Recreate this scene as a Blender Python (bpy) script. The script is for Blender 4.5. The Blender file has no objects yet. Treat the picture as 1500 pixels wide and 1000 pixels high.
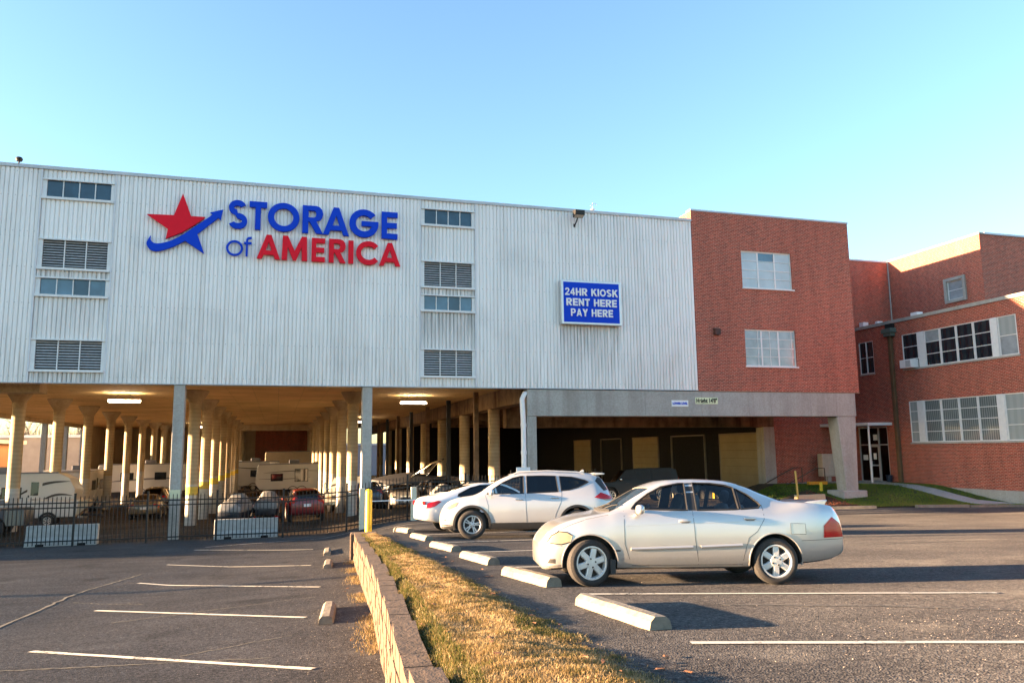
import bpy, bmesh, math, random
import numpy as np
from mathutils import Vector, Matrix, Euler
random.seed(7); rng = np.random.default_rng(11)
R = math.radians
S = bpy.context.scene
C = bpy.context.scene.collection

# ---------------------------------------------------------------- camera, sky, sun, exposure
YAW, PITCH, ROLL, FPX = R(16.78), R(7.97), R(-0.70), 1137.5
def _camera():
    f = Vector((math.sin(YAW)*math.cos(PITCH), math.cos(YAW)*math.cos(PITCH), math.sin(PITCH)))
    r = Vector((math.cos(YAW), -math.sin(YAW), 0)); u = r.cross(f)
    c, s = math.cos(ROLL), math.sin(ROLL)
    rr, uu = c*r+s*u, -s*r+c*u
    cd = bpy.data.cameras.new('camera'); cd.sensor_fit = 'HORIZONTAL'; cd.sensor_width = 36
    cd.lens = 36*FPX/1500; cd.clip_start = .1; cd.clip_end = 3000
    o = bpy.data.objects.new('camera', cd); C.objects.link(o)
    o.matrix_world = Matrix(((rr.x, uu.x, -f.x, 0), (rr.y, uu.y, -f.y, 0), (rr.z, uu.z, -f.z, 3.5), (0, 0, 0, 1)))
    S.camera = o
_camera()
SUN_EL, SUN_AZ = R(6.9), R(-7.8)          # light travels along +X, turned 8 degrees towards -Y
W = bpy.data.worlds.new('World'); S.world = W; W.use_nodes = True
_n = W.node_tree.nodes; _bg = _n['Background']
_sky = _n.new('ShaderNodeTexSky'); _sky.sky_type = 'NISHITA'; _sky.sun_disc = False
_sky.sun_elevation = SUN_EL; _sky.sun_rotation = R(270)+R(7.8)
_sky.altitude = 150; _sky.air_density = 1.0; _sky.dust_density = 0.6; _sky.ozone_density = 2.3
W.node_tree.links.new(_sky.outputs[0], _bg.inputs[0]); _bg.inputs[1].default_value = 0.05
_sd = bpy.data.lights.new('sun', 'SUN'); _sd.energy = 3.7; _sd.angle = R(0.55); _sd.color = (1.0, .66, .38)
_so = bpy.data.objects.new('sun', _sd); C.objects.link(_so)
_dir = Vector((math.cos(SUN_AZ)*math.cos(SUN_EL), math.sin(SUN_AZ)*math.cos(SUN_EL), -math.sin(SUN_EL)))
_so.rotation_euler = _dir.to_track_quat('-Z', 'Y').to_euler()
S.view_settings.view_transform = 'Standard'; S.view_settings.look = 'None'
S.view_settings.exposure = 3.78; S.view_settings.gamma = 1.0; S.view_settings.use_curve_mapping = False
S.cycles.max_bounces = 8; S.cycles.diffuse_bounces = 5; S.cycles.transparent_max_bounces = 12
S.cycles.glossy_bounces = 4; S.cycles.use_denoising = True; S.cycles.caustics_reflective = False; S.cycles.caustics_refractive = False

# ---------------------------------------------------------------- helpers
def tag(o, label=None, cat=None, group=None, kind=None):
    if label: o['label'] = label
    if cat: o['category'] = cat
    if group: o['group'] = group
    if kind: o['kind'] = kind
    return o
def empty(name, loc=(0, 0, 0), rz=0, parent=None):
    o = bpy.data.objects.new(name, None); o.empty_display_size = .2; C.objects.link(o)
    o.location = loc; o.rotation_euler = (0, 0, rz); o.parent = parent
    return o
def thing(name, label, cat, loc=(0, 0, 0), rz=0, group=None):
    return tag(empty(name, loc, rz), label, cat, group)
def link(name, me, parent=None, loc=None, rot=None):
    o = bpy.data.objects.new(name, me); C.objects.link(o); o.parent = parent
    if loc is not None: o.location = loc
    if rot is not None: o.rotation_euler = rot
    return o
class MB:
    def __init__(s): s.v = []; s.f = []; s.m = []
    def add(s, v, f, m=0):
        n = len(s.v); s.v += [tuple(p) for p in v]; s.f += [tuple(i+n for i in q) for q in f]; s.m += [m]*len(f); return s
    def box(s, x0, x1, y0, y1, z0, z1, m=0):
        return s.add([(x0,y0,z0),(x1,y0,z0),(x1,y1,z0),(x0,y1,z0),(x0,y0,z1),(x1,y0,z1),(x1,y1,z1),(x0,y1,z1)],
                     [(0,3,2,1),(4,5,6,7),(0,1,5,4),(1,2,6,5),(2,3,7,6),(3,0,4,7)], m)
    def prism(s, poly, ax, a, b, m=0):
        # poly: 2D loop in the plane of the other two axes (x:(y,z) y:(x,z) z:(x,y))
        def P(p, t): return (t, p[0], p[1]) if ax == 'x' else ((p[0], t, p[1]) if ax == 'y' else (p[0], p[1], t))
        n = len(poly); ar = sum(poly[i][0]*poly[(i+1) % n][1]-poly[(i+1) % n][0]*poly[i][1] for i in range(n))
        if ar < 0: poly = poly[::-1]
        if ax == 'y': a, b = b, a
        v = [P(p, a) for p in poly]+[P(p, b) for p in poly]
        return s.add(v, [tuple(range(n-1, -1, -1)), tuple(range(n, 2*n))]+[(i, (i+1) % n, n+(i+1) % n, n+i) for i in range(n)], m)
    def cyl(s, p0, p1, r0, r1=None, n=12, caps=True, m=0):
        p0, p1 = Vector(p0), Vector(p1); r1 = r0 if r1 is None else r1
        d = (p1-p0).normalized(); a = d.orthogonal().normalized(); b = d.cross(a)
        v = []
        for p, r in ((p0, r0), (p1, r1)):
            for i in range(n):
                t = 2*math.pi*i/n; v.append(p+a*(r*math.cos(t))+b*(r*math.sin(t)))
        f = [(i, (i+1) % n, n+(i+1) % n, n+i) for i in range(n)]
        if caps: f += [tuple(range(n-1, -1, -1)), tuple(range(n, 2*n))]
        return s.add(v, f, m)
    def tube(s, pts, r, n=6, m=0, closed=False):
        pts = [Vector(p) for p in pts]; k = len(pts); v = []; up = None
        for i, p in enumerate(pts):
            a = pts[(i-1) % k] if closed else pts[max(i-1, 0)]
            b = pts[(i+1) % k] if closed else pts[min(i+1, k-1)]
            d = (b-a).normalized()
            if up is None: up = d.orthogonal().normalized()
            up = (up-d*up.dot(d)); up = up.normalized() if up.length > 1e-6 else d.orthogonal().normalized()
            w = d.cross(up); rr = r[i] if isinstance(r, (list, tuple)) else r
            for j in range(n):
                t = 2*math.pi*j/n; v.append(p+up*(rr*math.cos(t))+w*(rr*math.sin(t)))
        f = []
        for i in range(k if closed else k-1):
            i2 = (i+1) % k
            f += [(i*n+j, i*n+(j+1) % n, i2*n+(j+1) % n, i2*n+j) for j in range(n)]
        if not closed: f += [tuple(range(n-1, -1, -1)), tuple(range((k-1)*n, k*n))]
        return s.add(v, f, m)
    def lathe(s, prof, n=24, ax='z', c=(0, 0, 0), m=0, closed=False, caps=True):
        # prof: (radius, height) pairs turned about axis ax through c
        v = []
        for r, h in prof:
            for j in range(n):
                t = 2*math.pi*j/n; a, b = r*math.cos(t), r*math.sin(t)
                q = (a, b, h) if ax == 'z' else ((b, h, a) if ax == 'y' else (h, a, b))
                v.append((q[0]+c[0], q[1]+c[1], q[2]+c[2]))
        k = len(prof); f = []
        for i in range(k if closed else k-1):
            i2 = (i+1) % k
            f += [(i*n+j, i*n+(j+1) % n, i2*n+(j+1) % n, i2*n+j) for j in range(n)]
        if not closed and caps:
            if prof[0][0] > 1e-5: f.append(tuple(range(n-1, -1, -1)))
            if prof[-1][0] > 1e-5: f.append(tuple(range((k-1)*n, k*n)))
        return s.add(v, f, m)
    def mesh(s, name, mats, smooth=False, angle=None):
        me = bpy.data.meshes.new(name); me.from_pydata(s.v, [], s.f)
        for m in (mats if isinstance(mats, (list, tuple)) else [mats]): me.materials.append(m)
        if any(s.m): me.polygons.foreach_set('material_index', s.m)
        if smooth: me.polygons.foreach_set('use_smooth', [True]*len(s.f))
        bm = bmesh.new(); bm.from_mesh(me); bmesh.ops.recalc_face_normals(bm, faces=bm.faces); bm.to_mesh(me); bm.free()
        if smooth: me.set_sharp_from_angle(angle=R(angle or 35))
        return me
    def build(s, name, mats, parent=None, smooth=False, angle=None, loc=None, rot=None, bevel=0, seg=2):
        o = link(name, s.mesh(name, mats, smooth, angle), parent, loc, rot)
        if bevel:
            b = o.modifiers.new('bevel', 'BEVEL'); b.width = bevel; b.segments = seg; b.limit_method = 'ANGLE'; b.angle_limit = R(40)
        return o
def copy_tree(o, parent=None):
    c = o.copy(); C.objects.link(c); c.parent = parent
    for ch in list(o.children): copy_tree(ch, c)
    return c
def lerp(a, b, t): return a+(b-a)*t
def sm(t): t = np.clip(t, 0, 1); return t*t*(3-2*t)

# ---------------------------------------------------------------- node materials
class NT:
    def __init__(s, name):
        s.mat = bpy.data.materials.new(name); s.mat.use_nodes = True; s.t = s.mat.node_tree; s.n = s.t.nodes
        s.b = s.n['Principled BSDF']; s.out = s.n['Material Output']
    def new(s, t, **kw):
        n = s.n.new(t)
        for k, v in kw.items():
            if k.startswith('i_'): n.inputs[k[2:].replace('_', ' ')].default_value = v
            else: setattr(n, k, v)
        return n
    def l(s, a, b): s.t.links.new(a, b)
    def pos(s, scale=(1, 1, 1), obj=False, loc=(0, 0, 0)):
        tc = s.new('ShaderNodeTexCoord') if obj else s.new('ShaderNodeNewGeometry')
        m = s.new('ShaderNodeMapping'); m.inputs['Scale'].default_value = scale; m.inputs['Location'].default_value = loc
        s.l(tc.outputs['Object' if obj else 'Position'], m.inputs[0]); return m.outputs[0]
    def noise(s, vec, scale, detail=4, rough=.55):
        n = s.new('ShaderNodeTexNoise'); n.inputs['Scale'].default_value = scale; n.inputs['Detail'].default_value = detail
        n.inputs['Roughness'].default_value = rough; s.l(vec, n.inputs['Vector']); return n.outputs[0]
    def ramp(s, fac, stops):
        r = s.new('ShaderNodeValToRGB'); e = r.color_ramp.elements
        while len(e) < len(stops): e.new(.5)
        for i, (p, c) in enumerate(stops): e[i].position = p; e[i].color = (*c, 1) if len(c) == 3 else c
        s.l(fac, r.inputs[0]); return r.outputs[0]
    def mix(s, fac, a, b, mode='MIX'):
        m = s.new('ShaderNodeMix', data_type='RGBA', blend_type=mode)
        for v, k in ((fac, 0), (a, 6), (b, 7)):
            if hasattr(v, 'links'): s.l(v, m.inputs[k])
            elif isinstance(v, (int, float)): m.inputs[k].default_value = v if k == 0 else (v, v, v, 1)
            else: m.inputs[k].default_value = (*v, 1)
        return m.outputs[2]
    def math(s, op, a, b=0):
        m = s.new('ShaderNodeMath', operation=op)
        for k, v in ((0, a), (1, b)):
            if hasattr(v, 'links'): s.l(v, m.inputs[k])
            else: m.inputs[k].default_value = v
        return m.outputs[0]
    def sep(s, vec):
        n = s.new('ShaderNodeSeparateXYZ'); s.l(vec, n.inputs[0]); return n.outputs
    def comb(s, x, y, z=0.0):
        n = s.new('ShaderNodeCombineXYZ')
        for k, v in enumerate((x, y, z)):
            if hasattr(v, 'links'): s.l(v, n.inputs[k])
            else: n.inputs[k].default_value = v
        return n.outputs[0]
    def bump(s, h, strength=.3, dist=.02):
        b = s.new('ShaderNodeBump'); b.inputs['Strength'].default_value = strength; b.inputs['Distance'].default_value = dist
        s.l(h, b.inputs['Height']); s.l(b.outputs[0], s.b.inputs['Normal']); return b
    def set(s, color=None, rough=None, metal=None, **kw):
        for k, v in (('Base Color', color), ('Roughness', rough), ('Metallic', metal)):
            if v is None: continue
            if hasattr(v, 'links'): s.l(v, s.b.inputs[k])
            else: s.b.inputs[k].default_value = (*v, 1) if isinstance(v, tuple) else v
        for k, v in kw.items(): s.b.inputs[k.replace('_', ' ')].default_value = v
        return s.mat
def plain(name, col, rough=.5, metal=0, var=.12, sc=6, bump=0, obj=True, **kw):
    # a paint or plastic with slight unevenness in tone and gloss
    n = NT(name); p = n.pos(obj=obj); a = n.noise(p, sc, 5); b = n.noise(p, sc*7, 3)
    c = n.ramp(a, [(.25, tuple(x*(1-var) for x in col)), (.75, tuple(min(1, x*(1+var*.5)) for x in col))])
    r = n.ramp(b, [(.3, (rough*.85,)*3), (.7, (min(1, rough*1.15),)*3)])
    if bump: n.bump(b, bump, .01)
    return n.set(c, r, metal, **kw)
def glass_mat(name, tint=(.75, .82, .82), refl=1.0, rough=.02, ior=1.5):
    n = NT(name); n.n.remove(n.b)
    tr = n.new('ShaderNodeBsdfTransparent'); tr.inputs[0].default_value = (*tint, 1)
    gl = n.new('ShaderNodeBsdfGlossy'); gl.inputs[0].default_value = (refl,)*3+(1,); gl.inputs['Roughness'].default_value = rough
    fr = n.new('ShaderNodeFresnel'); fr.inputs[0].default_value = ior
    mx = n.new('ShaderNodeMixShader'); n.l(fr.outputs[0], mx.inputs[0]); n.l(tr.outputs[0], mx.inputs[1]); n.l(gl.outputs[0], mx.inputs[2])
    n.l(mx.outputs[0], n.out.inputs[0]); return n.mat
def emit_mat(name, col, st):
    n = NT(name); n.b.inputs['Emission Color'].default_value = (*col, 1); n.b.inputs['Emission Strength'].default_value = st
    n.b.inputs['Base Color'].default_value = (*col, 1); return n.mat
def brick_mat(name, along, tint=(1, 1, 1)):
    # running-bond brick over the wall's own plane: along = 'x' or 'y' is the horizontal direction of the wall
    n = NT(name); P = n.sep(n.pos()); u = P[0] if along == 'x' else P[1]
    vec = n.comb(u, P[2], 0.0)
    bt = n.new('ShaderNodeTexBrick'); n.l(vec, bt.inputs['Vector'])
    bt.inputs['Scale'].default_value = 1; bt.inputs['Brick Width'].default_value = .213; bt.inputs['Row Height'].default_value = .0745
    bt.inputs['Mortar Size'].default_value = .0115; bt.inputs['Mortar Smooth'].default_value = .15; bt.inputs['Bias'].default_value = -.1
    t = tint
    bt.inputs['Color1'].default_value = (.45*t[0], .066*t[1], .028*t[2], 1); bt.inputs['Color2'].default_value = (.15*t[0], .020*t[1], .011*t[2], 1)
    bt.inputs['Mortar'].default_value = (.56, .34, .25, 1)
    big = n.noise(n.pos(), .35, 4); fine = n.noise(n.comb(u, P[2], 0.0), 9, 3)
    c = n.mix(n.math('MULTIPLY', big, .35), bt.outputs[0], (.47*t[0], .095*t[1], .045*t[2]))
    c = n.mix(.55, c, n.ramp(fine, [(.3, (.55, .5, .5)), (.7, (1.25, 1.25, 1.25))]), 'MULTIPLY')
    streak = n.noise(n.pos((2.2, 2.2, .16)), 1.0, 4)
    c = n.mix(.5, c, n.ramp(streak, [(.3, (.72, .70, .70)), (.6, (1.05, 1.05, 1.05))]), 'MULTIPLY')
    h = n.math('MULTIPLY_ADD', bt.outputs[1], -1.0); n.n[-1].inputs[2].default_value = 1.0
    h2 = n.math('ADD', h, n.math('MULTIPLY', fine, .35))
    n.bump(h2, .6, .012)
    return n.set(c, .88)
def concrete_mat(name, col=(.36, .34, .31), var=.25, streak=True, bump=.15, stain=(.16, .12, .09), samt=.55, sc=.9):
    n = NT(name); p = n.pos(); a = n.noise(p, sc, 6, .6); b = n.noise(p, 14, 4); cfin = n.noise(p, 60, 2)
    c = n.ramp(a, [(.25, tuple(x*(1-var) for x in col)), (.55, col), (.8, tuple(x*(1+var*.6) for x in col))])
    c = n.mix(.35, c, n.ramp(b, [(.35, (.6, .58, .55)), (.65, (1.15, 1.15, 1.15))]), 'MULTIPLY')
    if streak:
        st = n.noise(n.pos((1.7, 1.7, .13)), 1.0, 5, .6)
        c = n.mix(n.math('MULTIPLY', n.ramp(st, [(.48, (0, 0, 0)), (.72, (1, 1, 1))]), samt), c, stain)
    n.bump(n.math('ADD', b, n.math('MULTIPLY', cfin, .5)), bump, .01)
    return n.set(c, .9)

# ================================================================ the ground
_WL = np.array([(0, .7), (3, .75), (5.35, .87), (6.58, .96), (8.22, 1.12), (12.49, 1.48), (20.6, 2.0), (23.5, 2.2), (30, 2.6)])
def wall_x(Y): return np.interp(Y, _WL[:, 0], _WL[:, 1])
_VE = np.array([(0, 2.3), (4.75, 2.36), (6.2, 2.41), (9.3, 2.5), (11.9, 2.62), (15.4, 2.67), (21.6, 2.79), (24, 2.82)])
def verge_x(Y): return np.interp(Y, _VE[:, 0], _VE[:, 1])
def _smax(a, b, k=.12): return .5*(a+b+np.sqrt((a-b)**2+k*k))
def lot_right(X, Y):
    d = np.clip(X*math.sin(YAW)+Y*math.cos(YAW), 0, 60); l = X*math.cos(YAW)-Y*math.sin(YAW)
    return _smax(1.9-.0505*(d-7.5)-.008*(np.clip(l, -30, 40)-1), .48)
def lot_left(X, Y):
    d = np.clip(X*math.sin(YAW)+Y*math.cos(YAW), 0, 60); l = X*math.cos(YAW)-Y*math.sin(YAW)
    return _smax(1.1-.04*(d-8.6)+.046*np.clip(l+2.2, -6, 1), .12)
def G(X, Y):
    X = np.asarray(X, float); Y = np.asarray(Y, float)
    w = .2+4.0*sm((Y-22.5)/5); t = sm((X-wall_x(Y)-.42+w*.35)/w)
    z = lot_left(X, Y)*(1-t)+lot_right(X, Y)*t
    b = sm((Y-40)/14.)
    return z-b*(.35+z*.7)
def g(x, y): return float(G(x, y))

def asphalt():
    n = NT('asphalt'); P = n.pos(); xyz = n.sep(P)
    fine = n.noise(P, 55, 3, .7); mid = n.noise(P, 6, 5, .6); big = n.noise(P, .45, 5, .6); huge = n.noise(P, .09, 3)
    # aggregate
    vor = n.new('ShaderNodeTexVoronoi'); vor.inputs['Scale'].default_value = 60; n.l(P, vor.inputs['Vector'])
    agg = n.ramp(vor.outputs['Color'], [(.2, (.55, .54, .55)), (.8, (1.5, 1.45, 1.4))])
    left = n.ramp(big, [(.3, (.064, .062, .061)), (.7, (.098, .093, .089))])
    right = n.ramp(big, [(.3, (.048, .048, .050)), (.7, (.080, .078, .076))])
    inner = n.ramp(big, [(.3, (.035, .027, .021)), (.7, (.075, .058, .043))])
    tx = n.math('GREATER_THAN', xyz[0], 2.0)
    c = n.mix(tx, left, right)
    # darker, bluish asphalt on the drive in front of the fence, with a wavering edge
    wob = n.math('MULTIPLY', n.math('SUBTRACT', mid, .5), .7)
    drive = n.math('MULTIPLY', n.math('GREATER_THAN', n.math('ADD', xyz[1], wob), 28.2), n.math('LESS_THAN', xyz[0], 9.0))
    c = n.mix(n.math('MULTIPLY', drive, .5), c, (.034, .036, .040))
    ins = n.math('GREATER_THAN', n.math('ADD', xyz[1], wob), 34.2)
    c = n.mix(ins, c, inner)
    c = n.mix(.55, c, agg, 'MULTIPLY')
    c = n.mix(.8, c, n.ramp(fine, [(.3, (.45, .45, .45)), (.7, (1.55, 1.52, 1.48))]), 'MULTIPLY')
    grit = n.noise(P, 21, 2, .8)
    c = n.mix(.85, c, n.ramp(grit, [(.34, (.50, .50, .51)), (.5, (1, 1, 1)), (.66, (1.7, 1.66, 1.6))]), 'MULTIPLY')
    blot = n.noise(n.pos((1, 1, 1), loc=(31, 7, 0)), .8, 3)
    c = n.mix(n.math('MULTIPLY', n.ramp(blot, [(.60, (0, 0, 0)), (.70, (1, 1, 1))]), .45), c, (.028, .027, .026))
    pale = n.noise(n.pos((.5, .8, 1), loc=(3, 17, 0)), .9, 6, .7)
    c = n.mix(n.math('MULTIPLY', n.ramp(pale, [(.58, (0, 0, 0)), (.72, (1, 1, 1))]), .4), c, (.19, .175, .155))
    c = n.mix(.5, c, n.ramp(mid, [(.3, (.75, .75, .76)), (.7, (1.15, 1.14, 1.12))]), 'MULTIPLY')
    # tyre-polished bands and drip stains
    sw = n.noise(n.pos((.25, 1.6, 1)), 1.0, 4)
    c = n.mix(.5, c, n.ramp(sw, [(.35, (.72, .72, .72)), (.6, (1.1, 1.1, 1.1))]), 'MULTIPLY')
    # hairline cracks
    cr = n.new('ShaderNodeTexVoronoi', feature='DISTANCE_TO_EDGE'); cr.inputs['Scale'].default_value = .33
    wv = n.new('ShaderNodeVectorMath', operation='ADD'); nz = n.new('ShaderNodeTexNoise'); nz.inputs['Scale'].default_value = 1.3; nz.inputs['Detail'].default_value = 6
    n.l(P, nz.inputs['Vector']); n.l(P, wv.inputs[0]); sc = n.new('ShaderNodeVectorMath', operation='SCALE'); sc.inputs['Scale'].default_value = 1.1
    n.l(nz.outputs['Color'], sc.inputs[0]); n.l(sc.outputs[0], wv.inputs[1]); n.l(wv.outputs[0], cr.inputs['Vector'])
    ck = n.ramp(cr.outputs[0], [(.0, (1, 1, 1)), (.0045, (0, 0, 0))])
    msk = n.ramp(huge, [(.5, (0, 0, 0)), (.6, (1, 1, 1))])
    c = n.mix(n.math('MULTIPLY', n.math('MULTIPLY', ck, msk), .75), c, (.03, .028, .027))
    h = n.math('ADD', n.math('MULTIPLY', fine, .5), vor.outputs[0])
    n.bump(h, .5, .008)
    return n.set(c, n.ramp(mid, [(.3, (.72,)*3), (.7, (.9,)*3)]), 0, Specular_IOR_Level=.06, Diffuse_Roughness=1.0)
M = {}
M['asphalt'] = asphalt()
def worn_paint(name, col, amt):
    n = NT(name); P = n.pos(); a = n.noise(P, 14, 5, .7); b = n.noise(P, 1.2, 4)
    w = n.math('ADD', a, n.math('MULTIPLY', n.math('SUBTRACT', b, .5), .8))
    c = n.mix(n.ramp(w, [(amt, (1, 1, 1)), (amt+.08, (0, 0, 0))]), col, (.085, .083, .082))
    n.bump(a, .3, .004); return n.set(c, .8)
M['paint_white'] = worn_paint('road_paint', (.66, .60, .47), .34)
M['paint_thin'] = worn_paint('worn_road_paint', (.36, .34, .32), .46)
M['stop'] = concrete_mat('stop_concrete', (.24, .205, .155), .35, True, .6, (.10, .085, .07), .5, sc=6)
M['kerb'] = concrete_mat('kerb_concrete', (.42, .40, .36), .2, False, .3, sc=2)
M['walk'] = concrete_mat('walk_concrete', (.45, .45, .44), .12, False, .2, sc=1.5)
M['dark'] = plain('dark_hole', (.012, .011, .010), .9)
def ground():
    xs = np.concatenate([[-900, -400, -180, -100, -70, -52], np.arange(-40, -14, 2.), np.arange(-14, 0, .5), np.arange(0, 3.2, .08), np.arange(3.2, 16, .5), np.arange(16, 44, 2.), [50, 70, 110, 200, 400, 900]])
    ys = np.concatenate([[-600, -200, -60, -25, -10, -4], np.arange(0, 42, .5), np.arange(42, 60, 2.), [66, 75, 90, 110, 150, 240, 500, 1200]])
    XX, YY = np.meshgrid(xs, ys); ZZ = G(XX, YY)
    far = np.clip((np.maximum(np.abs(XX)-60, 0)+np.maximum(YY-150, 0))/300, 0, 1); ZZ = ZZ-far*1.0
    nx, ny = len(xs), len(ys)
    v = np.stack([XX, YY, ZZ], -1).reshape(-1, 3)
    f = [(j*nx+i, j*nx+i+1, (j+1)*nx+i+1, (j+1)*nx+i) for j in range(ny-1) for i in range(nx-1)]
    me = bpy.data.meshes.new('ground'); me.from_pydata(v.tolist(), [], f); me.materials.append(M['asphalt'])
    me.polygons.foreach_set('use_smooth', [True]*len(f))
    return tag(link('ground', me), kind='structure')
GROUND = ground()
def strip(name, pts, w, mat, lift=.006, rough=0., step=.25, parent=None):
    # a painted band following the ground
    P = [Vector((*p, 0)) for p in pts]; path = []
    for a, b in zip(P[:-1], P[1:]):
        k = max(1, int((b-a).length/step)); path += [a+(b-a)*(i/k) for i in range(k)]
    path.append(P[-1]); m = MB(); v = []
    for i, p in enumerate(path):
        d = (path[min(i+1, len(path)-1)]-path[max(i-1, 0)]).normalized(); nn = Vector((-d.y, d.x, 0))
        for s in (-1, 1):
            q = p+nn*(s*(w/2+random.uniform(-rough, rough)))
            v.append((q.x, q.y, max(g(q.x, q.y), g(q.x+.25, q.y), g(q.x, q.y+.25), g(q.x-.25, q.y), g(q.x, q.y-.25))*0.35+g(q.x, q.y)*.65+lift))
    m.add(v, [(2*i, 2*i+1, 2*i+3, 2*i+2) for i in range(len(path)-1)])
    return m.build(name, mat, parent)
# stall lines: right lot, left lot
for a, b in (((3.48, 8.87), (8.16, 7.43)), ((3.22, 5.82), (8.1, 4.3)), ((3.55, 12.30), (8.3, 11.35)), ((3.6, 15.45), (8.5, 15.7)), ((3.8, 18.5), (8.7, 19.2)), ((4.0, 22.0), (9.0, 23.0))):
    strip('parking_line', [a, b], .10, M['paint_white'], rough=.006, parent=GROUND)
for a, b in (((-3.23, 12.87), (.46, 9.47)), ((-3.22, 16.98), (.51, 13.39)), ((-3.15, 21.4), (.95, 17.45)), ((-3.04, 25.81), (.98, 22.8)), ((-2.69, 30.2), (1.3, 28.5))):
    strip('parking_line', [a, b], .10, M['paint_white'], rough=.006, parent=GROUND)
strip('lane_line', [(-2.4, 31.0), (.4, 32.0), (3.4, 32.6)], .08, M['paint_thin'], rough=.012, parent=GROUND)
strip('lane_line', [(3.9, 30.6), (6.2, 29.6), (9, 28.6)], .08, M['paint_thin'], rough=.012, parent=GROUND)
def wander(a, b, k, amp):
    out = []
    for i in range(k+1):
        t = i/k; out.append((lerp(a[0], b[0], t)+random.uniform(-amp, amp), lerp(a[1], b[1], t)+random.uniform(-amp, amp)))
    return out
M['seal'] = plain('crack_filler', (.15, .135, .105), .9, var=.35, sc=5, obj=False)
for a, b, w in (((-4.55, 13.4), (-4.2, 19.8), .06), ((-4.2, 19.8), (-3.4, 23.4), .05), ((-3.9, 18.4), (-2.4, 17.3), .03), ((-3.3, 11.6), (.0, 10.4), .03), ((-1.1, 11.2), (.3, 11.9), .025), ((-2.6, 15.0), (.8, 15.9), .03),
                ((6.1, 7.0), (7.9, 5.9), .03), ((4.6, 7.6), (6.3, 6.9), .03), ((9.0, 14.5), (17.0, 15.0), .05), ((10.0, 17.5), (20, 17.0), .05)):
    strip('sealed_crack', wander(a, b, 26, .028), w, M['seal'], lift=.004, rough=w*.35, parent=GROUND)

# ================================================================ wheel stops
def stop_mesh():
    prof = [(-.115, 0), (-.10, .085), (-.055, .128), (.055, .128), (.10, .085), (.115, 0)]
    m = MB(); L = .9; nseg = 8; v = []
    for i in range(nseg+1):
        y = -L+2*L*i/nseg; k = .82 if i in (0, nseg) else 1
        yy = y+(.0 if i not in (0, nseg) else 0)
        for x, z in prof: v.append((x*(1 if k == 1 else .95)+random.uniform(-.002, .002), yy, z*(1 if k == 1 else .97)+random.uniform(-.002, .002)))
    n = 6; f = []
    for i in range(nseg): f += [(i*n+j, i*n+j+1, (i+1)*n+j+1, (i+1)*n+j) for j in range(n-1)]
    f += [tuple(range(n)), tuple(range(nseg*n+n-1, nseg*n-1, -1))]
    m.add(v, f); return m.mesh('wheel_stop', M['stop'])
_stop = stop_mesh()
_pin = MB().cyl((0, 0, .1), (0, 0, .1295), .014, n=8).mesh('pin', M['dark'])
def place_on_ground(o, x, y, rz, half=.8):
    # sit flat on the sloping ground
    sx = (g(x+half, y)-g(x-half, y))/(2*half); sy = (g(x, y+half)-g(x, y-half))/(2*half)
    n = Vector((-sx, -sy, 1)).normalized(); q = Vector((0, 0, 1)).rotation_difference(n)
    o.rotation_mode = 'QUATERNION'; o.rotation_quaternion = q @ Euler((0, 0, rz)).to_quaternion()
    o.location = (x, y, g(x, y)+.002)
_SR = [(3.25, 7.27, 2.0, 'nearest concrete wheel stop in the right lot, beside the dry grass verge'),
       (3.36, 10.45, 4.8, 'concrete wheel stop in front of the silver sedan'),
       (3.44, 13.6, 3.1, 'concrete wheel stop of the first empty stall behind the silver sedan'),
       (3.46, 16.6, 4.5, 'concrete wheel stop of the stall just before the white SUV'),
       (3.60, 20.2, 3.2, 'concrete wheel stop at the front of the white SUV'),
       (3.72, 23.9, 6, 'farthest wheel stop of the right lot, half in shade beside the verge end'),
       (.86, 13.35, -5.5, 'nearest concrete wheel stop in the left lot, beside the block wall'),
       (1.42, 22.3, -4.6, 'middle concrete wheel stop of the left lot'),
       (1.66, 26.6, -4.0, 'farthest concrete wheel stop of the left lot, near the block wall end')]
for x, y, a, lab in _SR:
    o = tag(link('wheel_stop', _stop), lab, 'wheel stop', 'concrete wheel stops'); place_on_ground(o, x, y, R(a))
    o.scale = (1.02, random.uniform(.90, .94), random.uniform(.90, .98))
    for py in (-.55, .55): link('pin_hole', _pin, o, (0, py, 0))

# ================================================================ retaining wall of blocks
M['block'] = concrete_mat('split_face_block', (.130, .086, .056), .4, False, .9, sc=7)
def block_mesh(seed):
    r = random.Random(seed); m = MB()
    # split face on the left (-x) side
    bx, by, bz = .215, .385, .180
    v = []
    ny, nz = 4, 3
    for j in range(nz):
        for i in range(ny):
            y = by*(i/(ny-1)-.5); z = bz*j/(nz-1)
            edge = i in (0, ny-1) or j in (0, nz-1)
            v.append((-(0.0 if edge else r.uniform(.001, .006))+r.uniform(-.002, .002), y, z))
    k = len(v)
    v += [(bx+r.uniform(-.01, .01), -by/2, 0), (bx+r.uniform(-.01, .01), by/2, 0), (bx, by/2, bz), (bx, -by/2, bz)]
    f = [(j*ny+i, (j+1)*ny+i, (j+1)*ny+i+1, j*ny+i+1) for j in range(nz-1) for i in range(ny-1)]
    f += [(0, 1, 2, 3, k+1, k), (8, k+3, k+2, 11, 10, 9), (3, 7, 11, k+2, k+1), (0, k, k+3, 8, 4), (k, k+1, k+2, k+3)]
    m.add(v, f); return m.mesh('block', M['block'])
_blocks = [block_mesh(s) for s in range(8)]
WALL = thing('retaining_wall', 'low tan split-face block retaining wall between the two parking lots', 'wall', (1.4, 13, .9))
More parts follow.
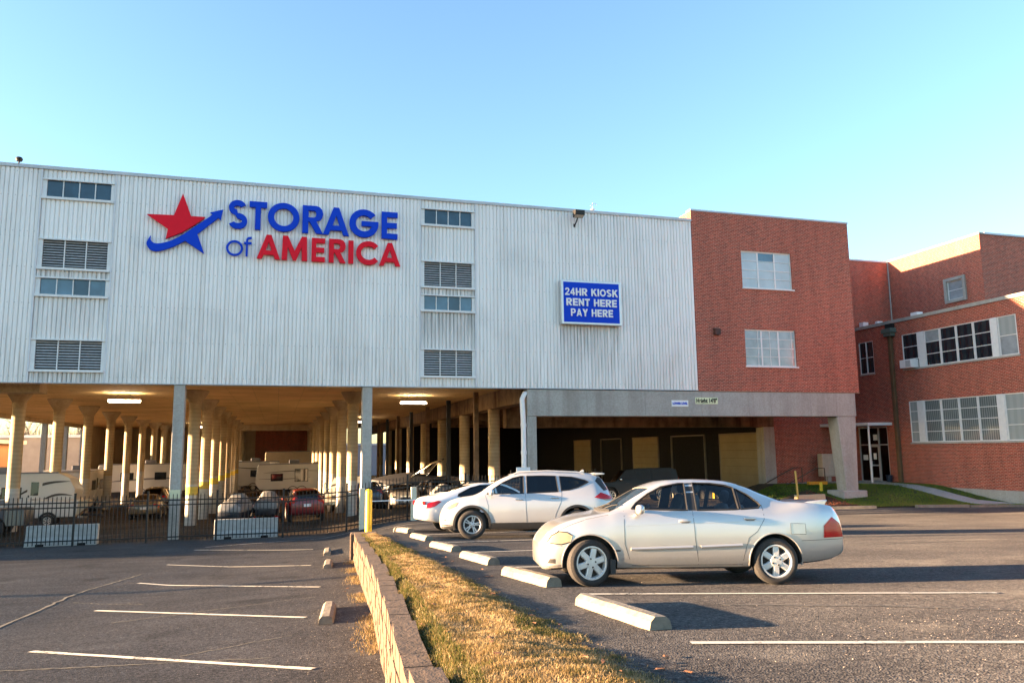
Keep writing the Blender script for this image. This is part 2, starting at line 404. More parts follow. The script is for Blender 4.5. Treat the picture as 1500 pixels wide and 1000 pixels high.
def build_wall():
    bx = bpy.data.objects
    p0 = 3.7; rows = []
    y = p0
    ys = []
    while y < 23.2:
        ys.append(y); y += .392
    inv = Vector(WALL.location)
    for c in range(5):                                     # courses from the top down
        for i, y in enumerate(ys):
            yy = y+(.196 if c % 2 else 0)
            # the top steps down with the slope of the ground, a course at a time
            yg = (math.floor((yy-p0+.2)/1.96)+.5)*1.96+p0
            step = float(lot_right(wall_x(yg)+.6, yg))+.015
            z = step-.186*(c+1)
            if z+.18 < float(lot_left(wall_x(yy)-.3, yy))-.02: continue
            x = float(wall_x(yy)); dx = float(wall_x(yy+.2)-wall_x(yy-.2)); a = -math.atan2(dx, .4)
            o = link('block', random.choice(_blocks), WALL)
            o.location = Vector((x+random.uniform(-.005, .008)+.010*(c == 0), yy, z))-inv
            o.rotation_euler = (random.uniform(-.01, .01), random.uniform(-.006, .006), a+random.uniform(-.010, .010))
            o.scale = (1+random.uniform(-.04, .04), random.uniform(.965, .992), 1.0)
build_wall()
tag(MB().box(-.28, .5, -.3, .3, -.75, .03).build('end_block', M['block'], None, bevel=.03, loc=(2.42, 23.85, g(3.2, 23.9)), rot=(0, 0, R(-6))), 'grey concrete block capping the far end of the block wall', 'block')

# ================================================================ dry grass verge
M['soil'] = plain('verge_soil', (.12, .078, .04), .95, var=.5, sc=5, bump=.6, obj=False)
def cloud(X, Y, s, seed=0):
    # soft patchiness, no two patches alike
    r = np.random.default_rng(seed); out = 0*X
    for k in range(7):
        th = r.uniform(0, 6.28); f = s*r.uniform(.5, 2.4); out = out+np.sin((X*np.cos(th)+Y*np.sin(th))*f+r.uniform(0, 6.28))
    return out/7
def verge_z(X, Y):
    a = wall_x(Y)+.17; b = verge_x(Y); t = np.clip((X-a)/(b-a), 0, 1)
    base = lot_right(np.maximum(X, wall_x(Y)+.6), Y)
    edge = np.clip((23.0-Y)/1.2, 0, 1)
    return base+edge*(-.09*np.exp(-(t/.10)**2)+.045*np.sin(np.pi*np.clip((t-.1)/.9, 0, 1))**.8+.03*np.sin(Y*1.7+X*3)*np.sin(np.pi*t)+.012*cloud(X, Y, 9, 21))-.01
def verge():
    ys = np.arange(3.6, 23.25, .15); m = MB(); v = []; k = 14
    for y in ys:
        a, b = float(wall_x(y))+.14, float(verge_x(y))+.05*math.sin(y*5)+.03*math.sin(y*13)
        if y > 22.3: b = lerp(b, a+.1, (y-22.3)/1.0)
        for i in range(k):
            x = lerp(a, b, i/(k-1)); z = float(verge_z(x, y))
            if i == k-1: z = g(x, y)-.03
            v.append((x, y, z))
    m.add(v, [(j*k+i, j*k+i+1, (j+1)*k+i+1, (j+1)*k+i) for j in range(len(ys)-1) for i in range(k-1)])
    return tag(m.build('verge', M['soil'], None, True), kind='structure')
verge()
def blade_mat(name, cols, rough=.75, trans=.35):
    n = NT(name); a = n.new('ShaderNodeAttribute', attribute_name='tone')
    c = n.ramp(a.outputs['Fac'], [(i/(len(cols)-1), q) for i, q in enumerate(cols)])
    n.set(c, rough, 0, Specular_IOR_Level=.2)
    tl = n.new('ShaderNodeBsdfTranslucent'); n.l(c, tl.inputs[0]); mx = n.new('ShaderNodeMixShader'); mx.inputs[0].default_value = trans
    n.l(n.b.outputs[0], mx.inputs[1]); n.l(tl.outputs[0], mx.inputs[2]); n.l(mx.outputs[0], n.out.inputs[0]); return n.mat
def blades(name, xy, z, h, w, tone, mat, lean=.5):
    # one bent blade (two triangles and a tip) at each place
    n = len(xy); a = rng.uniform(0, 2*np.pi, n); la = rng.uniform(0, 2*np.pi, n); ln = rng.uniform(.1, 1, n)*lean
    B = np.stack([xy[:, 0], xy[:, 1], z], 1); W_ = np.stack([np.cos(a), np.sin(a), 0*a], 1)*w[:, None]/2
    Ld = np.stack([np.cos(la)*ln, np.sin(la)*ln, 0*a], 1)
    up = np.array([0, 0, 1.])
    mid = B+(up*.6+Ld*.35)*h[:, None]; tip = B+(up*(1-.45*ln[:, None])+Ld*1.1)*h[:, None]
    V = np.stack([B-W_, B+W_, mid+W_*.7, mid-W_*.7, tip], 1).reshape(-1, 3)
    me = bpy.data.meshes.new(name); i = np.arange(n)*5
    q = np.stack([i, i+1, i+2, i+3], 1); t = np.stack([i+3, i+2, i+4], 1)
    loops = np.concatenate([q, t], 1).ravel()
    me.vertices.add(n*5); me.vertices.foreach_set('co', V.ravel())
    me.loops.add(len(loops)); me.loops.foreach_set('vertex_index', loops)
    me.polygons.add(2*n); ls = np.stack([np.arange(n)*7, np.arange(n)*7+4], 1).ravel()
    me.polygons.foreach_set('loop_start', ls)
    at = me.attributes.new('tone', 'FLOAT', 'POINT'); at.data.foreach_set('value', np.repeat(tone, 5))
    me.materials.append(mat); me.update(); me.validate()
    return link(name, me)
M['dry'] = blade_mat('dry_grass', [(.045, .070, .012), (.11, .105, .025), (.24, .155, .06), (.38, .26, .115), (.52, .39, .21)])
def verge_grass():
    n = 190000; Y = 3.7+(23.1-3.7)*rng.random(n)**1.45
    t = rng.uniform(0.0, 1.06, n); X = wall_x(Y)+.19+(verge_x(Y)-wall_x(Y)-.19)*t
    X = X+np.where(t > .97, rng.normal(0, .03, n), 0)
    keep = ~((Y > 22.2) & (t > (23.3-Y)/1.1)); X, Y, t = X[keep], Y[keep], t[keep]; n = len(X)
    c = cloud(X, Y, 2.2, 3); green = (cloud(X, Y, 1.3, 9) > .22) | ((t > .82) & (rng.random(n) < .25)) | (t < .2)
    tone = np.clip(.66+.22*c+.5*cloud(X, Y, 14, 33)+rng.normal(0, .22, n), .2, 1); tone = np.where(green & (rng.random(n) < .75), rng.uniform(0, .4, n), tone)
    sc = np.clip(.55+Y*.055, .7, 1.6)
    cl = cloud(X, Y, 9, 21); h = rng.uniform(.016, .05, n)*(1+.5*np.clip(cl, -.4, 1))*np.where(t < .2, 1.7, 1); w = .0050*sc
    o = blades('dry_grass', np.stack([X, Y], 1), verge_z(X, Y)-.004, h, w*np.ones(n), tone, M['dry'], 1.3)
    tag(o, 'dry straw-coloured grass with green tufts on the verge by the block wall', 'grass', kind='stuff')
verge_grass()
def wall_weeds():
    # dead grass and litter along the foot of the wall, leaves blown against it
    n = 5200; Y = rng.uniform(4, 23, n); X = wall_x(Y)-np.abs(rng.normal(0, .13, n))
    k = cloud(X*0, Y, 3, 4) > -.05; X, Y = X[k], Y[k]; n = len(X)
    o = blades('weeds', np.stack([X, Y], 1), G(X-.03, Y), rng.uniform(.02, .09, n), .006*np.ones(n), np.clip(rng.normal(.6, .22, n), 0, 1), M['dry'], 1.6)
    tag(o, 'dead weeds and straw along the foot of the block wall', 'weeds', kind='stuff')
wall_weeds()
M['litter'] = plain('pale_litter', (.36, .30, .25), .9, var=.4, sc=30)
M['leaf'] = plain('dead_leaf', (.20, .085, .035), .8, var=.5, sc=20)
def leaves():
    m = MB()
    for _ in range(150):
        y = random.uniform(4, 22); on = random.random() < .6
        x = random.uniform(float(wall_x(y))+.25, float(verge_x(y))) if on else random.uniform(float(verge_x(y)), float(verge_x(y))+.5) if random.random() < .5 else float(wall_x(y))-abs(random.gauss(0, .2))
        z = (float(verge_z(x, y))+.03 if on else g(x, y)+.006); s = random.uniform(.02, .045); a = random.uniform(0, 6.28); q = random.uniform(.35, .6)
        p = [(s, 0, .0), (.3*s, s*q, .012), (-s*.8, s*.2*q, .004), (-s, 0, .016), (-.5*s, -s*q, .008), (.4*s, -s*q*.8, .014)]
        m.add([(x+math.cos(a)*u-math.sin(a)*v, y+math.sin(a)*u+math.cos(a)*v, z+w_) for u, v, w_ in p], [(0, 1, 2, 3, 4, 5)])
    return tag(m.build('fallen_leaves', M['leaf']), 'curled brown leaves scattered on the verge and along its edges', 'leaves', kind='stuff')
leaves()
def litter(name, label, areas, n, mat):
    m = MB()
    for cx, cy, sx, sy, k in areas:
        for _ in range(int(n*k)):
            x, y = random.gauss(cx, sx), random.gauss(cy, sy)
            if wall_x(y)-.02 < x < verge_x(y): continue
            s = random.uniform(.003, .010); a = random.uniform(0, 6.28); z = g(x, y)+.004; q = random.uniform(.3, 1)
            p = [(s, 0), (0, s*q), (-s, 0), (0, -s*q)]
            m.add([(x+math.cos(a)*u-math.sin(a)*v, y+math.sin(a)*u+math.cos(a)*v, z+random.uniform(0, .008)) for u, v in p], [(0, 1, 2, 3)])
    return tag(m.build(name, mat), label, 'litter', kind='stuff')
litter('gravel_litter', 'pale grit and chipped leaves scattered over the asphalt', [(.7, 9.5, .55, 2.2, 1), (.9, 15, .4, 3, .8), (1.2, 21, .4, 2, .5), (6.6, 5.6, 1.2, .55, 1.3), (5.2, 5.2, 1.5, .8, .5), (6, 8, 3, 4, .3), (-2, 12, 3, 4, .25), (-3.2, 22.5, .6, 1.2, .5)], 520, M['litter'])

# ================================================================ lawn, kerbs and walk at the right
M['lawn_soil'] = plain('lawn_soil', (.06, .05, .025), .95, var=.4, sc=3, bump=.5, obj=False)
_KB = [(23.4, 33.0), (26.0, 32.45), (28.0, 31.95), (30.0, 31.45), (32.0, 30.8), (33.7, 30.15), (36, 29.3)]
def kerb_y(x): return np.interp(x, [p[0] for p in _KB], [p[1] for p in _KB])
def lawn_z(X, Y):
    t = np.clip((Y-kerb_y(X))/6.0, 0, 1); return .58+.75*sm(t)*np.clip((X-25.2)/2.5, 0.15, 1)
def lawn():
    xs = np.arange(24.6, 36.01, .4); m = MB(); v = []; k = 22
    for x in xs:
        a = float(kerb_y(x)); b = 41.2
        for i in range(k):
            y = lerp(a, b, i/(k-1)); v.append((x, y, float(lawn_z(x, y)) if i else .45))
    m.add(v, [(j*k+i, (j+1)*k+i, (j+1)*k+i+1, j*k+i+1) for j in range(len(xs)-1) for i in range(k-1)])
    return tag(m.build('lawn', M['lawn_soil'], None, True), kind='structure')
lawn()
M['green'] = blade_mat('lawn_grass', [(.040, .085, .012), (.10, .18, .024), (.19, .26, .04), (.32, .28, .07), (.46, .36, .14)])
def lawn_grass():
    n = 60000; X = rng.uniform(24.8, 35.0, n); a = kerb_y(X); Y = a+.02+(39.5-a)*rng.random(n)**1.3
    onwalk = (np.abs(Y-(36.6-(X-33.9)*1.6)) < .0)
    red = ((X < 27.6) & (Y < 36.5)); k = ~red
    X, Y = X[k], Y[k]; n = len(X)
    near = np.clip(1-(Y-kerb_y(X))/1.5, 0, 1); c = cloud(X, Y, 1.2, 5)
    tone = np.clip(.35+.28*c+rng.normal(0, .13, n)+near*rng.uniform(0, .5, n), 0, 1)
    o = blades('lawn_grass', np.stack([X, Y], 1), lawn_z(X, Y)-.01, rng.uniform(.04, .09, n), .022*np.ones(n), tone, M['green'], .9)
    tag(o, 'green lawn on the bank in front of the brick wing', 'grass', kind='stuff')
lawn_grass()
def kerb(x0, x1, label, h=.13):
    k = max(2, int((x1-x0)/.8)); m = MB(); v = []
    for i in range(k+1):
        x = lerp(x0, x1, i/k); y = float(kerb_y(x)); z = g(x, y)
        for dy, dz in ((-.16, -.05), (-.15, h-.02), (-.12, h), (.04, h), (.05, -.05)): v.append((x, y+dy, z+dz))
    n = 5; f = [(i*n+j, (i+1)*n+j, (i+1)*n+j+1, i*n+j+1) for i in range(k) for j in range(n-1)]+[tuple(range(n-1, -1, -1)), tuple(range(k*n, k*n+n))]
    o = m.add(v, f).build('kerb', M['stop']); return tag(o, kind='structure')
kerb(23.4, 28.0, ''); kerb(30.0, 32.35, ''); kerb(32.42, 35.0, '', .10)
def walk():
    # the path from the entrance down across the lawn, poured in slabs
    top = [(32.3, 41.0, 35.0, 41.0), (32.35, 39.0, 34.95, 39.0), (32.6, 37.6, 34.4, 37.4), (32.9, 36.6, 34.1, 36.6), (32.95, 35.1, 34.0, 35.4), (33.0, 33.8, 34.0, 34.1), (33.05, 32.5, 34.0, 32.8), (33.1, 31.3, 34.05, 31.6), (33.15, 30.45, 34.9, 30.0)]
    root = tag(empty('sidewalk', (33.5, 35, 1.2)), kind='structure')
    for a, b in zip(top[:-1], top[1:]):
        P = [(a[0], a[1]), (a[2], a[3]), (b[2], b[3]+.012), (b[0], b[1]+.012)]
        m = MB(); zt = [float(lawn_z(x, y))+.04 for x, y in P]
        v = [(x-33.5, y-35, z-1.2) for (x, y), z in zip(P, zt)]+[(x-33.5, y-35, z-1.4) for (x, y), z in zip(P, zt)]
        m.add(v, [(0, 1, 2, 3), (7, 6, 5, 4), (0, 4, 5, 1), (1, 5, 6, 2), (2, 6, 7, 3), (3, 7, 4, 0)])
        m.build('slab', M['walk'], root)
walk()
M['mulch'] = plain('red_mulch', (.30, .085, .04), .95, var=.5, sc=12, bump=.6, obj=False)
def mulch_bed():
    m = MB()
    for _ in range(2600):
        x, y = random.uniform(25.0, 27.7), random.uniform(32.6, 36.2); z = float(lawn_z(x, y))+random.uniform(0, .05); s = random.uniform(.02, .06); a = random.uniform(0, 6.28)
        m.add([(x+s*math.cos(a), y+s*math.sin(a), z), (x-s*.4*math.sin(a), y+s*.4*math.cos(a), z+random.uniform(-.01, .03)), (x-s*math.cos(a), y-s*math.sin(a), z), (x+s*.4*math.sin(a), y-s*.4*math.cos(a), z+.005)], [(0, 1, 2, 3)])
    return tag(m.build('mulch', M['mulch']), 'red wood mulch bed beside the right concrete column', 'mulch', kind='stuff')
mulch_bed()

# ================================================================ storage building
def sheet_mat():
    n = NT('white_ribbed_steel'); P = n.pos(); oi = n.new('ShaderNodeObjectInfo')
    st = n.noise(n.pos((5, 1, .22)), 1.0, 5, .6); bl = n.noise(P, .5, 4); dr = n.noise(n.pos((16, 1, .5)), 1.0, 4, .65)
    c = n.ramp(st, [(.28, (.78, .755, .71)), (.55, (.89, .865, .825)), (.8, (.91, .89, .85))])
    c = n.mix(.5, c, n.ramp(oi.outputs['Random'], [(0, (.90, .905, .91)), (1, (1.0, 1.0, 1.0))]), 'MULTIPLY')
    z = n.sep(P)[2]
    low = n.math('MULTIPLY', n.ramp(n.math('DIVIDE', n.math('SUBTRACT', 10.2, z), 4.0), [(.0, (0, 0, 0)), (1, (1, 1, 1))]), .42)
    c = n.mix(n.math('MULTIPLY', low, n.ramp(dr, [(.4, (0, 0, 0)), (.68, (1, 1, 1))])), c, (.36, .30, .22))
    c = n.mix(n.math('MULTIPLY', n.ramp(bl, [(.5, (0, 0, 0)), (.75, (1, 1, 1))]), .22), c, (.46, .45, .43))
    X = n.sep(P)[0]
    for x0, x1, zt_ in ((12.75, 15.85, 9.4), (-9.3, -6.8, 10.95), (6.1, 8.6, 10.9), (-9.3, -6.8, 6.86), (6.1, 8.6, 9.8)):      # dirt washed down below the sign and sills
        inx = n.math('MULTIPLY', n.math('GREATER_THAN', X, x0), n.math('LESS_THAN', X, x1)); dz = n.math('SUBTRACT', zt_, z)
        fall = n.math('MULTIPLY', n.math('GREATER_THAN', dz, 0.0), n.ramp(n.math('DIVIDE', dz, 2.6), [(0, (1, 1, 1)), (1, (0, 0, 0))]))
        c = n.mix(n.math('MULTIPLY', n.math('MULTIPLY', inx, fall), n.ramp(dr, [(.35, (.05, .05, .05)), (.62, (.75, .75, .75))])), c, (.30, .29, .27))
    n.bump(st, .05, .01)
    return n.set(c, n.ramp(bl, [(.3, (.36,)*3), (.7, (.52,)*3)]), 0, Specular_IOR_Level=.5)
M['sheet'] = sheet_mat()
M['trim'] = plain('pale_trim', (.66, .67, .68), .5, var=.12, sc=2, obj=False)
M['flash'] = plain('roof_flashing', (.50, .53, .56), .45, .2, var=.15, sc=1.5, obj=False)
M['conc'] = concrete_mat('grey_concrete', (.40, .385, .345), .16, True, .15, (.20, .17, .13), .45)
M['conc_warm'] = concrete_mat('tan_concrete', (.47, .36, .22), .22, True, .2, (.20, .12, .06), .5)
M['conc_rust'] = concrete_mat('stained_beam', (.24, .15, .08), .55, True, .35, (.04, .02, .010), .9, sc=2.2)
M['brick_x'] = brick_mat('red_brick', 'x'); M['brick_y'] = brick_mat('red_brick_wing', 'y')
M['white_frame'] = plain('white_window_frame', (.74, .74, .72), .45, var=.1)
M['alu'] = plain('aluminium', (.62, .63, .64), .35, .6, var=.1)
M['pane_blue'] = plain('blue_grey_pane', (.07, .15, .21), .08, 0, var=.5, sc=1.2, obj=False, Specular_IOR_Level=.9)
M['pane_deep'] = plain('deep_blue_pane', (.018, .055, .085), .08, 0, var=.6, sc=1.5, obj=False, Specular_IOR_Level=.8)
M['black_metal'] = plain('black_metal', (.014, .013, .012), .5, .2)
M['slat_grey'] = plain('galvanised_slat', (.52, .52, .51), .5, .3, var=.25, sc=9, obj=False)
M['roofing'] = plain('roof_membrane', (.3, .3, .3), .9)
def ceiling_mat():
    n = NT('board_marked_ceiling'); P = n.pos(); s = n.sep(P)
    bt = n.new('ShaderNodeTexBrick'); n.l(n.comb(s[0], s[1], 0.0), bt.inputs['Vector']); bt.inputs['Scale'].default_value = 1
    bt.inputs['Brick Width'].default_value = 2.4; bt.inputs['Row Height'].default_value = .62; bt.inputs['Mortar Size'].default_value = .012
    bt.inputs['Color1'].default_value = (.82, .56, .25, 1); bt.inputs['Color2'].default_value = (.74, .49, .21, 1); bt.inputs['Mortar'].default_value = (.30, .21, .11, 1)
    a = n.noise(P, .5, 6, .6); c = n.mix(.6, bt.outputs[0], n.ramp(a, [(.3, (.62, .58, .52)), (.7, (1.15, 1.13, 1.1))]), 'MULTIPLY')
    n.bump(bt.outputs[1], -.3, .02); return n.set(c, .9)
M['ceil'] = ceiling_mat()
M['joint'] = plain('joint', (.27, .26, .24), .9)
M['yellow'] = plain('yellow_paint', (.72, .47, .02), .5, var=.1)
FY = 34.4                                                     # facade plane
BLD = thing('storage_building', 'large white ribbed metal storage building raised on concrete columns, with red brick end', 'building', (5, FY, 0))
BL = Vector(BLD.location)
def bpart(m, name, mats, parent=None, **kw):
    # build a part given in world coordinates under the building
    o = m.build(name, mats, parent or BLD, **kw); o.location = (-BL if parent is None else Vector((0, 0, 0))); return o
# ribbed panels
def ribbed(name, x0, x1, z0, z1, y=FY):
    m = MB(); pitch = .1689; k = max(1, round((x1-x0)/pitch)); p = (x1-x0)/k; prof = []
    for i in range(k):
        a = x0+i*p
        prof += [(a, 0), (a+p*.12, 0), (a+p*.20, -.046), (a+p*.55, -.053), (a+p*.90, -.046)]
    prof.append((x1, 0)); v = []
    for x, dy in prof: v += [(x, y+dy, z0), (x, y+dy, z1)]
    m.add(v, [(2*i, 2*i+2, 2*i+3, 2*i+1) for i in range(len(prof)-1)])
    o = link(name, None or m.mesh(name, M['sheet']), BLD); o.location = -BL; return o
ZB, ZT = 6.37, 15.02
def panel_run(x0, x1):
    k = max(1, round((x1-x0)/1.013)); w = (x1-x0)/k
    for i in range(k): ribbed('metal_panel', x0+i*w, x0+(i+1)*w, ZB, ZT, FY+random.uniform(-.004, .004))
STK = [(-9.42, -6.70), (6.02, 8.62)]
panel_run(-19.3, -9.42); panel_run(-6.70, 6.02); panel_run(8.62, 20.03)
# window and louvre stacks: (z0, z1, kind)
ROWS = [(13.88, 14.58, 'w'), (10.97, 12.10, 'l'), (9.87, 10.52, 'w'), (6.87, 8.03, 'l')]
_slat = MB().box(-.368, .368, -.02, .045, -.008, .008).mesh('slat', M['slat_grey'])
for x0, x1 in STK:
    xs0, xs1 = x0+.17, x1-.14
    zz = [ZB]+[z for r in reversed(ROWS) for z in (r[0]-.10, r[1]+.06)]+[ZT]
    for i in range(0, len(zz), 2): ribbed('metal_panel', x0+.03, x1-.03, zz[i], zz[i+1], FY+.03)
    for a in (x0, x1): bpart(MB().box(a-.03, a+.03, FY-.075, FY+.02, ZB+.01, ZT-.01), 'corner_trim', M['trim'])
    for z0, z1, kind in ROWS:
        f = MB(); t = .055
        f.box(x0+.035, x1-.035, FY-.12, FY+.05, z0-.10, z0-.003); f.box(x0+.035, x1-.035, FY-.09, FY+.05, z1+.003, z1+.06)
        f.box(x0+.035, xs0+.03, FY-.03, FY+.05, z0, z1); f.box(xs1-.03, x1-.035, FY-.03, FY+.05, z0, z1)
        nb = 4 if kind == 'w' else 3; bw = (xs1-xs0-.06)/nb
        for i in range(1, nb): f.box(xs0+.03+i*bw-.018, xs0+.03+i*bw+.018, FY-.02, FY+.06, z0, z1)
        if kind == 'w':
            w = bpart(f, 'window', M['white_frame'])
            for i in range(nb):
                a = xs0+.03+i*bw
                q = MB().box(a+.018, a+bw-.018, FY+.03, FY+.05, z0, z1).build('pane', M['pane_deep'] if z0 > 12 or i == 2 else M['pane_blue'], w)
        else:
            w = bpart(f, 'louvre', M['white_frame']); MB().box(xs0, xs1, FY+.11, FY+.13, z0, z1).build('backing', M['black_metal'], w)
            ns = 10
            for i in range(nb):
                for j in range(ns):
                    link('slat', _slat, w, (xs0+.03+(i+.5)*bw, FY+.035, z0+.04+(j+.5)*(z1-z0-.06)/ns), (R(50)+random.uniform(-.05, .05), 0, 0)).scale = ((bw-.036)/.736, 1.1, 1)
_fm = MB()
for z in (6.6, 8.05, 9.5, 10.95, 12.4, 13.85, 14.85):
    for i in range(155):
        x = -19.17+i*.2533
        if x > 19.9 or any(a-.1 < x < b+.1 for a, b in STK): continue
        r = .022; _fm.add([(x-r, FY-.064, z), (x, FY-.064, z-r), (x+r, FY-.064, z), (x, FY-.064, z+r)], [(0, 1, 2, 3)])
tag(bpart(_fm, 'fasteners', M['conc_dark'] if 'conc_dark' in M else M['slat_grey']), kind='stuff')
for z, d in ((9.28, .012), (12.2, .010)):
    for x0, x1 in ((-19.3, -9.46), (-6.66, 5.98), (8.66, 20.03)): bpart(MB().box(x0, x1, FY-.012-d, FY-.002, z-.012, z+.012), 'lap_joint', M['trim'])
# wall behind the sheets, slab, roof
bpart(MB().box(-19.25, 20.0, FY+.14, FY+.5, ZB+.03, ZT), 'backing_wall', M['black_metal'])
for i in range(13):
    a = -19.35+i*3.03; b = a+3.022
    bpart(MB().prism([(FY-.10, ZT-.005), (FY-.11, ZT+.13), (FY+.45, ZT+.16), (FY+.45, ZT-.005)], 'x', a, min(b, 20.03)), 'roof_flashing', M['flash'])
bpart(MB().box(-19.3, 20.03, FY-.07, FY+.5, ZB-.035, ZB-.003), 'drip_edge', M['flash'])
bpart(MB().box(-19.3, 29.6, FY+.5, 104, ZT-.4, ZT-.1), 'roof', M['roofing'])
bpart(MB().box(-19.6, -19.3, FY+.05, 104, 6.62, ZT), 'side_wall', M['sheet'])
bpart(MB().box(-19.3, 11.0, FY+.52, 104, 6.6, 7.0), 'slab', M['ceil'])
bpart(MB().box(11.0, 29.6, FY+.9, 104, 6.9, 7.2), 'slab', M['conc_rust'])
bpart(MB().box(-19.45, -19.0, FY+.52, 104, 6.28, 6.598), 'edge_beam', M['conc_warm'])
# columns: square ones at the facade, round ones with mushroom capitals behind
def taper_col(x0, x1, y0, y1, z0, z1, name='column', mat='conc', dx=0):
    m = MB(); m.add([(x0, y0, z0), (x1, y0, z0), (x1, y1, z0), (x0, y1, z0), (x0-dx, y0, z1), (x1+dx, y0, z1), (x1+dx, y1, z1), (x0-dx, y1, z1)],
                    [(0, 3, 2, 1), (4, 5, 6, 7), (0, 1, 5, 4), (1, 2, 6, 5), (2, 3, 7, 6), (3, 0, 4, 7)])
    return bpart(m, name, M[mat], bevel=.02)
for x in (-11.5, -3.9, 3.73): taper_col(x-.21, x+.21, FY-.02, FY+.55, g(x, FY)-.1, ZB-.04)
def col_mat(name, band):
    n = NT(name); P = n.pos(); z = n.sep(P)[2]; a = n.noise(P, 1.2, 5); b = n.noise(P, 20, 3)
    rings = n.new('ShaderNodeTexWave', wave_type='BANDS', bands_direction='Z'); rings.inputs['Scale'].default_value = 1.6; rings.inputs['Distortion'].default_value = .6; n.l(P, rings.inputs['Vector'])
    up = n.ramp(a, [(.3, (.36, .27, .16)), (.7, (.48, .38, .24))])
    lo = n.ramp(a, [(.3, (.40, .375, .33)), (.7, (.52, .49, .43))])
    yl = (.60, .43, .07)
    w = n.math('ADD', z, n.math('MULTIPLY', n.math('SUBTRACT', b, .5), .12))
    c = n.mix(n.math('GREATER_THAN', w, 2.05), lo, up)
    if band: c = n.mix(n.math('MULTIPLY', n.math('GREATER_THAN', w, 1.55), n.math('LESS_THAN', w, 1.95)), c, yl)
    c = n.mix(.3, c, n.ramp(rings.outputs[0], [(.2, (.7, .68, .65)), (.8, (1.1, 1.1, 1.1))]), 'MULTIPLY')
    n.bump(rings.outputs[0], .15, .01); return n.set(c, .85)
M['rcol'] = col_mat('round_column', False); M['rcol_band'] = col_mat('banded_column', True)
_col = MB().lathe([(.275, -.6), (.275, 5.3), (.275, 5.9)], 20).mesh('column', M['rcol'], True)
_colb = MB().lathe([(.275, -.6), (.275, 5.3), (.275, 5.9)], 20).mesh('column', M['rcol_band'], True)
_cap = MB().lathe([(.277, 5.72), (.292, 5.74), (.292, 5.98), (.60, 6.50), (.62, 6.53), (.62, 6.595)], 24).mesh('capital', M['conc_warm'], True, 30)
for j in range(9):
    y = 41.1+7.0*j
    for i, x in enumerate((-11.5, -3.9, 3.73)):
        o = link('column', _colb if i == 1 else _col, BLD, Vector((x, y, 0))-BL)
        link('capital', _cap, o)
bpart(MB().box(-13.0, -9.5, 36.4, 37.6, 6.12, 6.597), 'drop_panel', M['conc_warm'])
for j in range(10):
    y = 41.1+7*j
    m = MB().box(-19.42, -19.02, y-.22, y+.22, -1.0, 6.278); bpart(m, 'edge_column', M['conc'])
# the line of beams and columns at X = 11.3
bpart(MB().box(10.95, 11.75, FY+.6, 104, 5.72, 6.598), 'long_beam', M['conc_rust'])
_colr = MB().lathe([(.32, -.6), (.32, 5.718)], 20).mesh('column', M['rcol'], True)
for j in range(8):
    y = 41.1+7*j
    link('column', _colr, BLD, Vector((11.3, y, 0))-BL)
    bpart(MB().box(9.98, 10.22, y-.9, y-.66, -.5, 6.598), 'pipe_casing', M['black_metal'] if j % 2 else M['conc_rust'])
# frame under the brick end: front beam, two columns, second frame behind
bpart(MB().box(11.08, 29.42, FY-.02, FY+.85, 5.06, 6.30), 'front_beam', M['conc'], bevel=.02)
for x in (11.5, 14.05, 17.1, 20.2, 22.9, 24.2, 26.6, 28.2):
    bpart(MB().box(x-.006, x+.006, FY-.026, FY-.018, 5.08, 6.28), 'form_joint', M['joint'])
taper_col(11.06, 11.52, FY, FY+.8, .3, 5.055)
_rc = MB().add([(28.50, FY, .9), (29.22, FY, .9), (29.22, FY+.72, .9), (28.50, FY+.72, .9), (28.22, FY, 5.055), (29.38, FY, 5.055), (29.38, FY+.8, 5.055), (28.22, FY+.8, 5.055)],
               [(0, 3, 2, 1), (4, 5, 6, 7), (0, 1, 5, 4), (1, 2, 6, 5), (2, 3, 7, 6), (3, 0, 4, 7)])
_rco = bpart(_rc, 'column', M['conc'], bevel=.03)
MB().box(28.05, 29.55, FY-.28, FY+1.0, .35, 1.22).build('footing', M['conc'], _rco, bevel=.04)
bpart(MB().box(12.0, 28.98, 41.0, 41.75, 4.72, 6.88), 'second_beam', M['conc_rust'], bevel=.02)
bpart(MB().box(28.2, 28.98, 40.99, 41.76, .2, 4.718), 'pier', M['conc'], bevel=.02)
for y in (48.0, 55.0, 62.0): bpart(MB().box(12.0, 28.9, y, y+.7, 5.4, 6.88), 'cross_beam', M['conc_rust'])
# brick end
def wall_holes(x0, x1, z0, z1, holes, y, t, mat):
    # a wall along X with its window openings left out and reveals lined
    xs = sorted({x0, x1, *[h[0] for h in holes], *[h[1] for h in holes]}); zs = sorted({z0, z1, *[h[2] for h in holes], *[h[3] for h in holes]}); m = MB()
    for i in range(len(xs)-1):
        for j in range(len(zs)-1):
            if any(h[0]-1e-6 <= xs[i] < h[1]-1e-6 and h[2]-1e-6 <= zs[j] < h[3]-1e-6 for h in holes): continue
            for yy in (y, y+t): m.add([(xs[i], yy, zs[j]), (xs[i+1], yy, zs[j]), (xs[i+1], yy, zs[j+1]), (xs[i], yy, zs[j+1])], [(0, 1, 2, 3)])
    for a, b, c, d in [*holes, (x0, x1, z0, z1)]:
        m.add([(a, y, c), (b, y, c), (b, y, d), (a, y, d), (a, y+t, c), (b, y+t, c), (b, y+t, d), (a, y+t, d)], [(0, 1, 5, 4), (1, 2, 6, 5), (2, 3, 7, 6), (3, 0, 4, 7)])
    return bpart(m, 'brick_wall', mat)
wall_holes(20.05, 29.70, 6.32, 15.60, [(22.9, 25.95, 11.72, 13.70), (22.87, 25.92, 7.63, 9.55)], FY-.03, .38, M['brick_x'])
bpart(MB().box(29.40, 29.702, FY+.35, 104, 6.32, 15.60), 'brick_wall', M['brick_y'])
